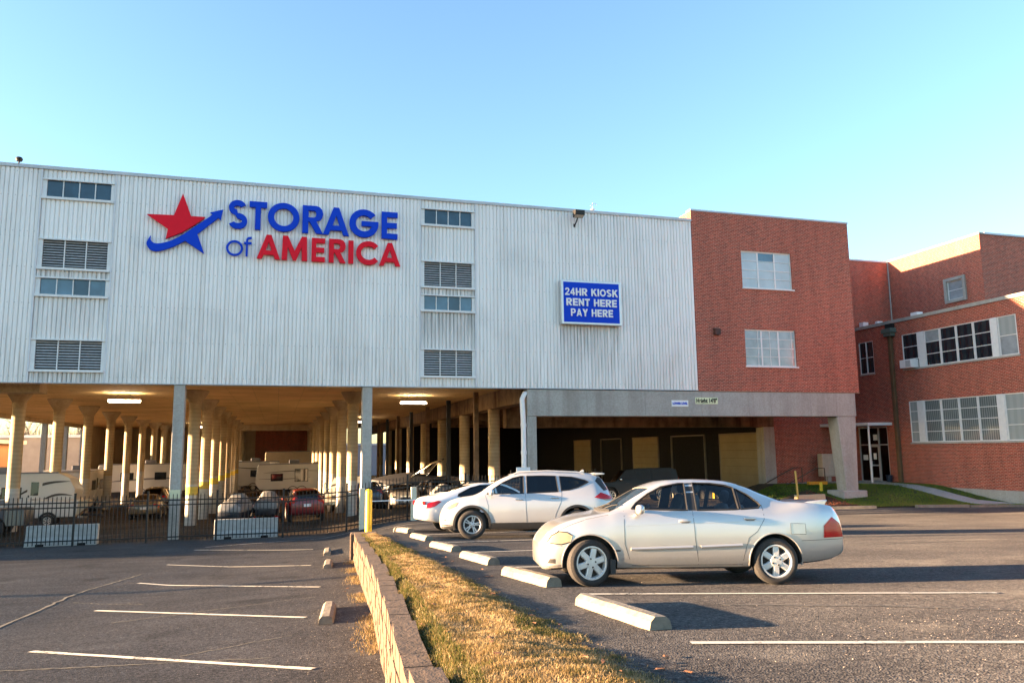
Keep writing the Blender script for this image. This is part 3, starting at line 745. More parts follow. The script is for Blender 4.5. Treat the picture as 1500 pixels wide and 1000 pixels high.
bpart(MB().box(20.05, 20.35, FY+.35, 104, 15.0, 15.60), 'parapet', M['brick_y'])
for i in range(8):
    a = 20.02+i*1.216; bpart(MB().box(a, a+1.208, FY-.06, FY+.38, 15.602, 15.69), 'coping_stone', M['flash'])
bpart(MB().box(20.0, 29.75, FY-.035, FY+.34, 6.285, 6.318), 'shelf_angle', M['conc_rust'])
def brick_window(z0, z1, x0, x1, style):
    f = MB(); d0, d1 = FY+.05, FY+.12; t = .05
    f.box(x0, x1, d0, d1, z0, z0+t); f.box(x0, x1, d0, d1, z1-t, z1); f.box(x0, x0+t, d0, d1, z0+t, z1-t); f.box(x1-t, x1, d0, d1, z0+t, z1-t)
    f.box(x0-.04, x1+.06, FY-.10, FY+.06, z0-.07, z0-.003)
    w3 = (x1-x0)/3
    for i in (1, 2): f.box(x0+i*w3-.045, x0+i*w3+.045, d0, d1, z0+t, z1-t)
    zm = (z0+z1)/2
    win = bpart(f, 'window', M['white_frame'])
    for i in range(3):
        a = x0+i*w3+.045; b = x0+(i+1)*w3-.045
        for s, (c0, c1) in enumerate(((z0+t, zm), (zm, z1-t))):
            MB().box(a, b, FY+.055, FY+.1, c1-.035, c1-.002).build('rail', M['white_frame'], win)
            MB().box(a, b, FY+.055, FY+.1, (c0+c1)/2-.012, (c0+c1)/2+.012).build('muntin', M['white_frame'], win)
            if style == 'grid':
                xm = a+(b-a)*(.82 if i != 1 else .5); MB().box(xm-.014, xm+.014, FY+.056, FY+.1, c0, c1-.036).build('muntin', M['white_frame'], win)
            for h in (0, 1):
                p0, p1 = lerp(c0, c1, .5*h), lerp(c0, c1, .5*h+.5)
                if style == 'white': mt = M['pane_white'] if not (i == 1 and s == 1) else M['pane_split'][h]
                else: mt = M['pane_grey']
                MB().box(a, b, FY+.078, FY+.084, p0, p1).build('pane', mt, win)
    return win
M['pane_white'] = plain('whitened_pane', (.48, .58, .60), .12, var=.22, sc=1, obj=False)
M['pane_grey'] = plain('grey_blind_pane', (.30, .34, .36), .08, var=.4, sc=1.6, obj=False, Specular_IOR_Level=.8)
M['pane_dark'] = plain('dark_pane', (.012, .014, .016), .05, var=.4, sc=1, obj=False, Specular_IOR_Level=.7)
M['pane_split'] = [M['pane_white'], M['pane_blue']]
brick_window(11.72, 13.70, 22.9, 25.95, 'white'); brick_window(7.63, 9.55, 22.87, 25.92, 'grid')
# dock doors along X = 29
M['dock'] = plain('tan_dock_door', (.36, .29, .17), .55, var=.15, sc=1, obj=False)
M['dock_frame'] = plain('dock_frame', (.28, .24, .18), .7)
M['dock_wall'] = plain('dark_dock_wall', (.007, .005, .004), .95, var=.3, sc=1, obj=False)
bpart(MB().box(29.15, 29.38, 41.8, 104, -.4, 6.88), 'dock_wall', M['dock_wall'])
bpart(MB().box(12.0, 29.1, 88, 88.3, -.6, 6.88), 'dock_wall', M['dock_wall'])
for k, (y0, y1, zt) in enumerate(((41.9, 47.3, 4.36), (49.4, 54.2, 4.36), (56.5, 61.0, 4.36), (63.5, 67.9, 4.36), (70.5, 74.8, 4.34))):
    f = MB().box(29.02, 29.14, y0-.09, y0, -.3, zt+.09).box(29.02, 29.14, y1, y1+.09, -.3, zt+.09).box(29.02, 29.14, y0, y1, zt, zt+.09)
    d = bpart(f, 'dock_door', M['dock_frame'])
    if k % 2 == 0:
        npn = 9
        for i in range(npn):
            a = -.3+i*(zt+.3)/npn; MB().box(29.05, 29.12, y0+.003, y1-.003, a+.006, a+(zt+.3)/npn-.006).build('door_panel', M['dock'], d)
    bpart(MB().box(28.72, 28.90, y1+.5, y1+.68, -.3, 1.3), 'guard_post', M['yellow'])
# end of the aisle: a brick lift shaft and cross beam
bpart(MB().box(-4.2, 4.1, 89.8, 90.5, 5.95, 6.597), 'aisle_beam', M['conc_warm'], bevel=.06)
bpart(MB().box(-2.6, 5.0, 102.6, 103.0, -1, 6.598), 'end_wall', M['brick_x'])
bpart(MB().box(-19.3, -2.61, 103.0, 103.4, -1, 6.598), 'end_wall', M['conc_warm'])  # carried on to the left side to shut out the low sun
bpart(MB().box(-19.4, -19.0, 92.0, 102.99, -1, 6.27), 'end_wall', M['conc_warm'])  # side wall added to block low sun from the aisle end
# ================================================================ things fixed to the storage building
M['blue'] = plain('blue_sign_face', (.004, .055, .56), .65, var=.05, Specular_IOR_Level=.15); M['red'] = plain('red_sign_face', (.78, .012, .030), .65, var=.05, Specular_IOR_Level=.15)
M['white'] = plain('white_paint', (.80, .80, .79), .4, var=.06)
SIGN = thing('letter_sign', 'raised blue and red letters and star reading STORAGE of AMERICA on the metal facade', 'sign', (0, FY-.1, 13))
def glyph(name, splines, x0, x1, z0, z1, mat, depth=.10, y=FY-.17, parent=None):
    # closed 2D outlines (unit box, later ones are holes) extruded as one raised letter
    cu = bpy.data.curves.new(name, 'CURVE'); cu.dimensions = '2D'; cu.fill_mode = 'BOTH'; cu.extrude = depth/2; cu.bevel_depth = .006; cu.bevel_resolution = 1
    for sp in splines:
        s = cu.splines.new('POLY'); s.points.add(len(sp)-1); s.use_cyclic_u = True
        for p, (u, v) in zip(s.points, sp): p.co = (lerp(x0, x1, u), lerp(z0, z1, v), 0, 1)
    t = bpy.data.objects.new(name, cu); C.objects.link(t); dg = bpy.context.evaluated_depsgraph_get()
    me = bpy.data.meshes.new_from_object(t.evaluated_get(dg)); bpy.data.objects.remove(t); bpy.data.curves.remove(cu)
    me.transform(Matrix.Rotation(R(90), 4, 'X')); me.materials.clear(); me.materials.append(mat); me.name = name
    pr = parent or SIGN; o = link(name, me, pr); o.location = Vector((0, y, 0))-Vector(pr.location); return o
def arc(cx, cy, rx, ry, a0, a1, n=20): return [(cx+rx*math.cos(R(a0+(a1-a0)*i/n)), cy+ry*math.sin(R(a0+(a1-a0)*i/n))) for i in range(n+1)]
def gl_O(t=.19, ax=1.0): return [arc(.5, .5, .5, .5, 0, 350, 35), arc(.5, .5, .5-t*ax, .5-t, 0, 350, 35)]
def gl_C(t=.2, op=40): return [arc(.54, .5, .54, .5, op, 360-op, 30)+arc(.54, .5, .54-t, .5-t*1.02, 360-op, op, 30)]
def gl_G(t=.2): return [arc(.5, .5, .5, .5, 40, 312, 30)+arc(.5, .5, .5, .5, 318, 360, 5)[:-1]+[(1.0, .58), (.42, .58), (.42, .41), (.77, .41)]+arc(.5, .5, .5-t, .5-t, 330, 40, 30)]
def gl_E(t=.27, b=.19): return [[(0, 0), (1, 0), (1, b), (t+.06, b), (t+.06, .5-b/2), (.95, .5-b/2), (.95, .5+b/2), (t+.06, .5+b/2), (t+.06, 1-b), (1, 1-b), (1, 1), (0, 1)]]
def gl_T(t=.30, b=.2): return [[(.5-t/2, 0), (.5+t/2, 0), (.5+t/2, 1-b), (1, 1-b), (1, 1), (0, 1), (0, 1-b), (.5-t/2, 1-b)]]
def gl_A(t=.21, x=.0): return [[(0, 0), (t, 0), (t+.07, .17), (1-t-.07, .17), (1-t, 0), (1, 0), (.60, 1), (.40, 1)], [(t+.15, .34), (.5, .72), (1-t-.15, .34)]]
def gl_R(t=.28): return [[(0, 0), (t, 0), (t, .42), (.34, .42), (.68, 0), (1, 0), (.66, .45)]+[(.66+.34*math.cos(R(a)), .72+.28*math.sin(R(a))) for a in (-55, -30, 0, 30, 60, 90)]+[(0, 1)], [(t, .57), (t, .83)]+[(.56+.12*math.cos(R(a)), .70+.13*math.sin(R(a))) for a in (90, 45, 0, -45, -90)]]
def gl_M(t=.2): return [[(0, 0), (t, 0), (t+.02, .58), (.44, .0), (.56, .0), (1-t-.02, .58), (1-t, 0), (1, 0), (.97, 1), (.78, 1), (.5, .38), (.22, 1), (.03, 1)]]
def gl_S():
    def pt(t, o):
        # centreline of an S with a heavy stroke
        if t < .5: a = R(lerp(25, 268, t/.5)); c = (.47, .735); rx, ry = .33, .165
        else: a = R(lerp(92, -155, (t-.5)/.5)); c = (.50, .275); rx, ry = .36, .175
        s = 1 if t < .5 else -1
        return (c[0]+(rx+s*o*1.35)*math.cos(a), c[1]+(ry+s*o)*math.sin(a))
    n = 40; L = [pt(i/n, .095) for i in range(n+1)]; Rr = [pt(i/n, -.095) for i in range(n+1)]
    return [L+Rr[::-1]]
GL = {'S': gl_S(), 'T': gl_T(), 'O': gl_O(.19), 'R': gl_R(), 'A': gl_A(), 'G': gl_G(.21), 'E': gl_E(), 'M': gl_M(), 'I': [[(0, 0), (1, 0), (1, 1), (0, 1)]], 'C': gl_C(.2),
      'o': gl_O(.115), 'f': [[(.28, 0), (.52, 0), (.52, .62), (1, .62), (1, .73), (.52, .73), (.52, .8)]+arc(.82, .8, .30, .10, 180, 90, 6)+[(1, .9), (1, 1), (.8, 1)]+arc(.8, .8, .52, .2, 90, 180, 6)+[(.28, .73), (0, .73), (0, .62), (.28, .62)]]}
for ch, x0, x1, z0, z1 in (('S', -2.27, -1.50, 13.01, 14.28), ('T', -1.43, -.71, 13.04, 14.27), ('O', -.66, .65, 13.02, 14.30), ('R', .79, 1.66, 13.03, 14.27), ('A', 1.67, 2.79, 13.02, 14.27), ('G', 2.81, 4.09, 13.0, 14.28), ('E', 4.24, 4.95, 13.01, 14.25)):
    glyph('letter', GL[ch], x0, x1, z0, z1, M['blue'])
for ch, x0, x1, z0, z1 in (('A', -1.06, -.12, 11.78, 12.83), ('M', -.04, 1.02, 11.78, 12.84), ('E', 1.21, 1.77, 11.78, 12.82), ('R', 1.95, 2.66, 11.78, 12.83), ('I', 2.79, 3.0, 11.78, 12.81), ('C', 3.13, 4.13, 11.76, 12.83), ('A', 4.15, 5.08, 11.77, 12.81)):
    glyph('letter', GL[ch], x0, x1, z0, z1, M['red'])
for ch, x0, x1, z0, z1 in (('o', -2.31, -1.64, 11.83, 12.50), ('f', -1.60, -1.30, 11.84, 12.69)): glyph('letter', GL[ch], x0, x1, z0, z1, M['blue'], .06)
glyph('star', [[(-4.1, 14.36), (-3.75, 13.42), (-3.2, 13.42), (-3.26, 13.34), (-3.59, 13.06), (-4.07, 12.70), (-4.68, 12.39), (-4.61, 12.82), (-5.44, 13.38), (-4.41, 13.41)]], 0, 1, 0, 1, M['red'])
def smooth_loop(p, corners, n=3):
    out = []; k = len(p)
    for i in range(k):
        a, b, c, d = (Vector(p[(i+j-1) % k]) for j in range(4))
        if i in corners: a = b
        if (i+1) % k in corners: d = c
        for s in range(n):
            t = s/n; q = .5*((2*b)+(-a+c)*t+(2*a-5*b+4*c-d)*t*t+(-a+3*b-3*c+d)*t**3); out.append((q.x, q.y))
    return out
glyph('swoosh', [smooth_loop([(-5.27, 12.46), (-5.26, 12.31), (-5.15, 12.18), (-4.96, 12.16), (-4.65, 12.24), (-4.31, 12.41), (-3.93, 12.68), (-3.55, 13.0), (-3.17, 13.31), (-2.89, 13.57), (-2.99, 13.64), (-2.5, 13.8), (-2.58, 13.35), (-2.67, 13.44), (-3.16, 12.97), (-3.48, 12.68), (-3.18, 11.85), (-3.94, 12.35), (-4.33, 12.1), (-4.67, 11.94), (-4.98, 11.84), (-5.21, 11.87), (-5.35, 12.0), (-5.4, 12.19)], {0, 9, 10, 11, 12, 13, 15, 16, 17})], 0, 1, 0, 1, M['blue'])
def text(name, body, size, mat, parent, loc, rot=(R(90), 0, 0), bold=.0, ext=.004, align='CENTER', sx=1.0, wide=1.0):
    cu = bpy.data.curves.new(name, 'FONT'); cu.body = body; cu.size = size; cu.align_x = align; cu.align_y = 'CENTER'; cu.extrude = ext; cu.offset = bold; cu.space_character = sx
    t = bpy.data.objects.new(name, cu); C.objects.link(t); dg = bpy.context.evaluated_depsgraph_get()
    me = bpy.data.meshes.new_from_object(t.evaluated_get(dg)); bpy.data.objects.remove(t); bpy.data.curves.remove(cu)
    me.materials.clear(); me.materials.append(mat); me.transform(Matrix.Diagonal((wide, 1, 1, 1)))
    return link(name, me, parent, loc, rot)
# kiosk sign box
K = thing('kiosk_sign', 'blue box sign with white words 24HR KIOSK RENT HERE PAY HERE', 'sign', (14.29, FY-.2, 10.47))
MB().box(-1.55, 1.55, -.16, .12, -1.07, 1.07).build('cabinet', M['alu'], K, bevel=.02)
MB().box(-1.44, 1.44, -.166, -.158, -.97, .97).build('face', M['blue'], K)
GL.update({'H': [[(0, 0), (.26, 0), (.26, .41), (.74, .41), (.74, 0), (1, 0), (1, 1), (.74, 1), (.74, .58), (.26, .58), (.26, 1), (0, 1)]], 'N': [[(0, 0), (.25, 0), (.25, .62), (.74, 0), (1, 0), (1, 1), (.75, 1), (.75, .38), (.26, 1), (0, 1)]],
    'K': [[(0, 0), (.25, 0), (.25, .30), (.40, .45), (.70, 0), (1.02, 0), (.58, .62), (.98, 1), (.64, 1), (.25, .60), (.25, 1), (0, 1)]], 'Y': [[(.37, 0), (.63, 0), (.63, .42), (1, 1), (.71, 1), (.5, .63), (.29, 1), (0, 1), (.37, .42)]],
    'P': [[(0, 0), (.26, 0), (.26, .38), (.6, .38)]+[(.62+.38*math.cos(R(a)), .69+.31*math.sin(R(a))) for a in (-90, -60, -30, 0, 30, 60, 90)]+[(0, 1)], [(.26, .54), (.26, .84)]+[(.58+.16*math.cos(R(a)), .69+.15*math.sin(R(a))) for a in (90, 45, 0, -45, -90)]],
    '2': [[(0, 0), (1, 0), (1, .17), (.38, .17), (.80, .46), (.97, .66)]+arc(.5, .70, .48, .30, 0, 170, 10)+[(.26, .69)]+arc(.5, .70, .23, .15, 165, -10, 8)+[(.62, .52), (0, .14)]],
    '4': [[(.58, 0), (.82, 0), (.82, .21), (1, .21), (1, .37), (.82, .37), (.82, 1), (.60, 1), (0, .38), (0, .21), (.58, .21)], [(.58, .37), (.24, .37), (.58, .72)]]})
CW = {'I': .26, 'K': .98, 'O': 1.06, 'A': 1.0, ' ': .40, '2': .78, '4': .82, 'E': .84, 'H': .92, 'R': .96, 'T': .86, 'N': .92, 'P': .88, 'Y': .96, 'S': .88}
for i, ln in enumerate(('24HR KIOSK', 'RENT HERE', 'PAY HERE')):
    gap = .052; u = ((2.72, 2.60, 2.16)[i]-gap*(len(ln)-1))/sum(CW[c] for c in ln); tot = sum(CW[c]*u+gap for c in ln)-gap; cx = 14.29-tot/2; zc = 10.47+.50-.50*i
    for c in ln:
        if c != ' ': glyph('letter', GL[c], cx, cx+CW[c]*u, zc-.175, zc+.175, M['white'], .02, FY-.375, K)
        cx += CW[c]*u+gap
# floodlight near the roof
Fl = thing('floodlight', 'black floodlight on a bent arm near the roof of the metal facade', 'light', (13.62, FY, 14.4))
MB().tube([(-.02, -.05, -.1), (-.02, -.25, -.08), (0, -.5, .12), (.05, -.62, .38)], .045, 8).build('arm', M['black_metal'], Fl, True)
MB().box(-.08, .06, -.08, 0, -.2, .02).build('bracket', M['black_metal'], Fl)
Fl.scale = (.72, .72, .72)
_fh = MB().prism([(-.55, .30), (-1.0, .42), (-1.02, .74), (-.62, .80), (-.5, .66)], 'x', -.30, .40).build('housing', M['black_metal'], Fl, bevel=.02)
MB().add([(-.25, -.585, .285), (.35, -.585, .285), (.35, -.985, .395), (-.25, -.985, .395)], [(0, 1, 2, 3)]).build('lens', plain('lamp_lens', (.55, .5, .4), .2), _fh)
# little wall pack on the brick, roof antenna and vent
_wp = tag(MB().box(-.15, .15, -.2, 0, -.16, .14).prism([(-.2, .10), (0, .2), (0, .1)], 'x', -.17, .17).build('wall_light', plain('rusty_brown', (.07, .03, .022), .7), None, loc=(21.2, FY-.03, 9.33)), 'small brown wall light box on the brick end', 'light')
_an = thing('roof_antenna', 'small antenna on the roof edge above the floodlight', 'antenna', (14.75, FY+.3, ZT+.15))
MB().cyl((0, 0, 0), (0, 0, .5), .015, n=6).build('mast', M['alu'], _an); MB().tube([(-.12, 0, .35), (.1, 0, .5), (.25, 0, .42)], .014, 5).build('dish_arm', M['alu'], _an); MB().lathe([(.02, .0), (.10, .03), (.13, .06)], 10, 'z', (.0, 0, .12)).build('dish', M['alu'], _an)
_cv = thing('roof_vent', 'small dark camera head on the roof edge at the left', 'vent', (-10.35, FY+.2, ZT+.12))
MB().cyl((0, 0, 0), (0, 0, .22), .03, n=8).build('stem', M['black_metal'], _cv); MB().lathe([(.0, .38), (.10, .36), (.14, .28), (.10, .2), (0, .2)], 12).build('head', M['black_metal'], _cv)
# signs on the beam
_lc = thing('clearance_sign', 'small white clearance sign with a blue line of print on the concrete beam', 'sign', (18.98, FY-.03, 5.69))
MB().box(-.46, .46, -.012, 0, -.155, .155).build('plate', M['white'], _lc); text('lettering', 'LOWER LEVEL', .15, M['blue'], _lc, (0, -.016, -.005), bold=.008, wide=.86)
_hs = thing('height_sign', "pale green sign reading Height 14'8\" on the concrete beam", 'sign', (20.47, FY-.03, 5.83))
MB().box(-.63, .63, -.012, 0, -.165, .165).build('plate', plain('pale_green', (.68, .74, .46), .5, var=.04), _hs); text('lettering', "Height 14'8\"", .30, M['dark'], _hs, (0, -.016, -.005), bold=.010, wide=.78)
_dp = thing('downpipe', 'white plastic downpipe bending down beside the concrete frame', 'pipe', (10.88, FY+.1, .3))
MB().tube([(.35, .1, 5.85), (.1, 0, 5.8), (-.02, 0, 5.55), (0, 0, 5.1), (.03, 0, 4.3), (.03, 0, .0)], .12, 12).build('pipe', M['white'], _dp, True)
for z in (4.35, 3.1): MB().lathe([(.14, z-.08), (.14, z+.08)], 12, 'z', (.03, 0, 0)).build('coupling', M['white'], _dp)
# lit tube lights under the slab
M['tube'] = emit_mat('tube_light', (1, .86, .62), 5.0)
for i, (x, y, lab) in enumerate(((-7.45, 43.2, 'lit strip light under the slab, left of the second square column'), (7.22, 43.1, 'lit strip light under the slab, right of the yellow bollard'), (-7.5, 84.0, 'small distant strip light behind the round columns'), (7.2, 71.0, 'small distant strip light beyond the right column row'))):
    t = thing('strip_light', lab, 'light', (x, y, 6.6), R(8), 'strip lights under the slab')
    MB().box(-.75, .75, -.035, .035, -.40, -.33).build('housing', M['white'], t)
    for s in (-.10, .10): MB().cyl((-.72, s, -.42), (.72, s, -.42), .045, n=10).build('tube', M['tube'], t)
    for s in (-.5, .5): MB().tube([(s, 0, -.3), (s*.3, 0, 0)], .012, 4).build('hanger', M['black_metal'], t)

# ================================================================ brick wing at the right
WING = thing('brick_wing', 'two-storey red brick office wing with white framed window bands', 'building', (35, 36, 1))
WL = Vector(WING.location)
def wpart(m, name, mats, parent=None, **kw):
    o = m.build(name, mats, parent or WING, **kw); o.location = (-WL if parent is None else Vector((0, 0, 0))); return o
XW, ZW = 35.0, 10.72
# the long wall with its openings left out: piers, sills and spandrels around the window bands
def wall_with_holes(x, y0, y1, z0, z1, holes, mat, name='brick_wall', t=.3):
    # holes: (y0, y1, z0, z1); split the wall into a grid and skip the open cells
    ys = sorted({y0, y1, *[h[0] for h in holes], *[h[1] for h in holes]}); zs = sorted({z0, z1, *[h[2] for h in holes], *[h[3] for h in holes]})
    m = MB(); idx = {}
    def open_(a, b):
        return any(h[0]-1e-6 <= a < h[1]-1e-6 and h[2]-1e-6 <= b < h[3]-1e-6 for h in holes)
    for xx in (x, x+t):
        for i in range(len(ys)-1):
            for j in range(len(zs)-1):
                if open_(ys[i], zs[j]): continue
                m.add([(xx, ys[i], zs[j]), (xx, ys[i+1], zs[j]), (xx, ys[i+1], zs[j+1]), (xx, ys[i], zs[j+1])], [(0, 1, 2, 3) if xx > x else (3, 2, 1, 0)])
    for h in [*holes, (y0, y1, z0, z1)]:
        a, b, c, d = h
        m.add([(x, a, c), (x, b, c), (x, b, d), (x, a, d), (x+t, a, c), (x+t, b, c), (x+t, b, d), (x+t, a, d)], [(0, 1, 5, 4), (1, 2, 6, 5), (2, 3, 7, 6), (3, 0, 4, 7)])
    return wpart(m, name, mat)
UP = (7.92, 9.93); LO = (3.68, 6.02)
HOLES = [(29.28, 30.34, *UP), (30.72, 36.71, *UP), (28.2, 30.36, *LO), (30.75, 36.57, *LO), (39.04, 40.26, *UP), (38.4, 40.85, 1.3, 4.66)]
HOLES = [(29.26, 36.71, *UP), (28.2, 36.57, *LO), (39.04, 40.26, *UP), (38.4, 40.85, 1.3, 4.66)]
wall_with_holes(XW, 22.0, 41.3, .9, ZW, HOLES, M['brick_y'])
wpart(MB().box(34.93, 35.0, 22.0, 37.4, .4, 1.22), 'plinth', M['conc'])
for i in range(10):
    a = 22+i*1.94; wpart(MB().box(34.93, 35.34, a, a+1.93, ZW+.003, ZW+.19), 'coping_stone', M['conc'])
wpart(MB().box(35.3, 60, 22.3, 41.0, ZW-.5, ZW-.3), 'roof', M['roofing'])
wpart(MB().box(29.0, 34.999, 41.3, 41.6, .2, 10.70), 'brick_wall', M['brick_x'])
# upper setback
wall_with_holes(38.2, 33.72, 40.7, 10.2, 15.45, [(34.88, 36.36, 11.87, 13.32)], M['brick_y'])
wpart(MB().box(38.2, 62, 33.70, 33.719, 10.2, 15.45), 'brick_wall', M['brick_x'])
wpart(MB().box(29.75, 38.19, 40.72, 41.0, 10.71, 15.40), 'brick_wall', M['brick_x'])
for i in range(5): wpart(MB().box(38.16, 38.5, 33.66+i*1.42, 33.66+i*1.42+1.412, 15.452, 15.55), 'coping_stone', M['conc'])
for i in range(8): wpart(MB().box(38.52+i*2.2, 38.52+i*2.2+2.192, 33.62, 33.95, 15.452, 15.56), 'coping_stone', M['flash'])
for i in range(4): wpart(MB().box(29.8+i*2.09, 29.8+i*2.09+2.083, 40.66, 41.04, 15.402, 15.50), 'coping_stone', M['flash'])
wpart(MB().box(38.10, 38.15, 40.65, 40.70, 10.9, 15.4), 'corner_strip', M['conc'])
wpart(MB().box(38.6, 62, 33.95, 41, 15.1, 15.3), 'roof', M['roofing'])
def sash(y0, y1, z0, z1, rows, x=XW, mat=None, parent=WING, fr='white_frame', split=None, name='window'):
    # a steel sash set back in the wall, glazed pane by pane
    f = MB(); t = .05; a, b = x+.02, x+.10
    f.box(a, b, y0, y0+t, z0, z1); f.box(a, b, y1-t, y1, z0, z1); f.box(a, b, y0+t, y1-t, z0, z0+t); f.box(a, b, y0+t, y1-t, z1-t, z1)
    for i in range(1, rows):
        z = lerp(z0, z1, i/rows); f.box(a+.01, b-.01, y0+t, y1-t, z-.018, z+.018)
    w = wpart(f, name, M[fr])
    for i in range(rows):
        c0, c1 = lerp(z0, z1, i/rows), lerp(z0, z1, (i+1)/rows)
        mt = mat[i] if isinstance(mat, list) else mat
        MB().box(x+.055, x+.062, y0+t, y1-t, c0+.018, c1-.018).build('pane', mt, w)
    return w
def pane_variant(name, c1, c2, sc, rough=.05):
    n = NT(name); P = n.pos(); s = n.sep(P); b = n.new('ShaderNodeTexWave', wave_type='BANDS', bands_direction='Y'); b.inputs['Scale'].default_value = sc; b.inputs['Distortion'].default_value = 1.2; n.l(P, b.inputs['Vector'])
    a = n.noise(P, .9, 3); c = n.mix(n.math('MULTIPLY', a, 1.0), n.ramp(b.outputs[0], [(.2, c1), (.8, c2)]), c1)
    return n.set(c, rough, 0, Specular_IOR_Level=.6)
M['pane_blind'] = pane_variant('vertical_blind_pane', (.10, .12, .12), (.36, .39, .38), 2.4)
M['pane_pale'] = pane_variant('pale_shade_pane', (.30, .34, .33), (.38, .41, .40), .8)
M['pane_ink'] = pane_variant('ink_pane', (.010, .016, .022), (.03, .045, .05), .7)
# upper band
sash(36.71-1.15, 36.71, 8.42, UP[1], 2, mat=[M['pane_ink'], M['pane_ink']])
wy = [35.08-i*1.09 for i in range(5)]
for i in range(4): sash(wy[i+1]+.015, wy[i]-.015, UP[0], UP[1], 3 if i != 1 else 3, mat=[M['pane_ink'], M['pane_ink'], M['pane_ink'] if i != 0 else M['pane_grey']])
sash(29.28, 30.33, UP[0], UP[1], 2, mat=[M['pane_grey'], M['pane_pale']])
for a, b, (c, d) in ((35.09, 35.54, UP), (30.35, 30.71, UP), (35.52, 35.93, LO), (30.37, 30.74, LO)): wpart(MB().box(XW-.01, XW+.12, a, b, c, d), 'pilaster', M['white_frame'])
# lower band
sash(35.94, 36.57, LO[0], LO[1], 4, mat=M['pane_pale'])
wy = [35.51-i*1.19 for i in range(5)]
for i in range(4): sash(wy[i+1]+.015, wy[i]-.015, LO[0], LO[1], 4, mat=[M['pane_blind'], M['pane_blind'], M['pane_blind'], M['pane_blind']])
sash(29.22, 30.36, LO[0], LO[1], 3, mat=M['pane_pale']); sash(28.2, 29.2, LO[0], LO[1], 3, mat=M['pane_pale'])
for a, b, z in ((29.2, 36.75, UP[0]), (28.2, 36.62, LO[0])): wpart(MB().box(XW-.06, XW+.1, a, b, z-.10, z-.003), 'sill', M['conc'])
sash(39.04, 40.26, UP[0], UP[1], 2, mat=M['pane_ink']); wpart(MB().box(XW-.05, XW+.1, 39.0, 40.3, UP[0]-.08, UP[0]-.003), 'sill', M['conc'])
wpart(MB().box(XW+.01, XW+.11, 39.62, 39.68, UP[0], UP[1]), 'mullion', M['white_frame'])
sash(35.05, 36.19, 12.02, 13.16, 2, x=38.2, mat=[M['pane_grey'], M['pane_grey']])
_sf = MB().box(38.10, 38.3, 34.86, 35.05, 11.85, 13.34).box(38.10, 38.3, 36.19, 36.38, 11.85, 13.34).box(38.10, 38.3, 35.05, 36.19, 13.16, 13.34).box(38.08, 38.3, 35.05, 36.19, 11.85, 12.02)
wpart(_sf, 'stone_surround', M['conc'])
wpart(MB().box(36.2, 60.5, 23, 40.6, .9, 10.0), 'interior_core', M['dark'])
# window unit, downspout, rooftop boxes, entrance
_ac = thing('air_conditioner', 'boxy window air conditioner in the first upper window of the brick wing', 'air conditioner', (XW-.05, 36.1, 8.15))
MB().box(-.42, .14, -.42, .42, -.23, .24).build('case', M['white'], _ac, bevel=.015)
for i in range(6): MB().box(-.428, -.419, -.36, -.02, -.17+i*.06, -.135+i*.06).build('grille_slot', M['pane_grey'], _ac)
_ds = thing('downspout', 'bronze downspout with a hopper box on the brick wing', 'downspout', (34.9, 37.5, 1.3))
M['bronze'] = plain('weathered_bronze', (.16, .10, .05), .6, .2, var=.3, sc=2, obj=False)
MB().box(-.11, .09, -.11, .11, .05, 8.85).build('pipe', M['bronze'], _ds, bevel=.02)
MB().box(-.32, .09, -.45, .35, 8.85, 9.12).box(-.26, .09, -.34, .26, 8.65, 8.85).build('hopper', plain('verdigris', (.10, .14, .12), .6), _ds, bevel=.02)
MB().box(-.06, .12, -.32, .28, 9.14, 9.42).build('scupper', M['dark'], _ds)
for z in (2, 5, 7.6): MB().box(-.125, .09, -.16, .16, z, z+.06).build('strap', M['bronze'], _ds)
for i, (y, z, s, lab) in enumerate(((40.35, 10.95, .30, 'larger pale vent box on the lower roof edge beside the brick block'), (39.05, 10.95, .18, 'tiny pale vent on the lower roof edge near the downspout'), (36.05, 10.98, .42, 'flat white fixture below the small upper window'))):
    tag(MB().box(-.2, .2, -s/1.6, s/1.6, 0, s*(1.1 if i < 2 else .5)).build('roof_box', M['white'], None, bevel=.015, loc=(35.6, y, z)), lab, 'vent')
ENT = thing('entrance_canopy', 'flat white canopy on a slim pole over the entrance of the brick wing', 'canopy', (34.1, 39.6, 1.3))
MB().prism([(-.85, -1.65), (.89, -1.65), (.89, 1.69), (-1.6, 1.69)], 'z', 3.40, 3.57).build('roof', M['white'], ENT, bevel=.015)
MB().cyl((-.72, -1.5, -.05), (-.72, -1.5, 3.40), .055, n=10).build('pole', M['white'], ENT, True)
DR = thing('glass_entrance', 'glazed double entrance with pale aluminium frames under the white canopy', 'door', (35.05, 39.62, 1.34))
M['clear'] = glass_mat('door_glass', (.30, .31, .30), .9)
f = MB()
for y in (-1.2, -.42, .42, 1.2): f.box(-.03, .08, y-.04, y+.04, 0, 3.3)
for z in (0.0, 2.2, 3.24): f.box(-.028, .078, -1.16, 1.16, z, z+.06)
f.build('frame', M['alu'], DR)
for a, b in ((-1.16, -.46), (-.38, .38), (.46, 1.16)):
    for c, d in ((.06, 2.2), (2.26, 3.24)): MB().box(.02, .03, a, b, c, d).build('pane', M['clear'], DR)
dl = MB().box(-.02, .05, -.38, -.30, .07, 2.19).box(-.02, .05, .30, .38, .07, 2.19).box(-.02, .05, -.30, .30, .07, .25).box(-.02, .05, -.30, .30, .95, 1.03).box(-.02, .05, -.30, .30, 2.1, 2.19).build('door_leaf', M['alu'], DR)
MB().box(-.09, -.02, .22, .27, .9, 1.25).build('handle', M['white'], dl)
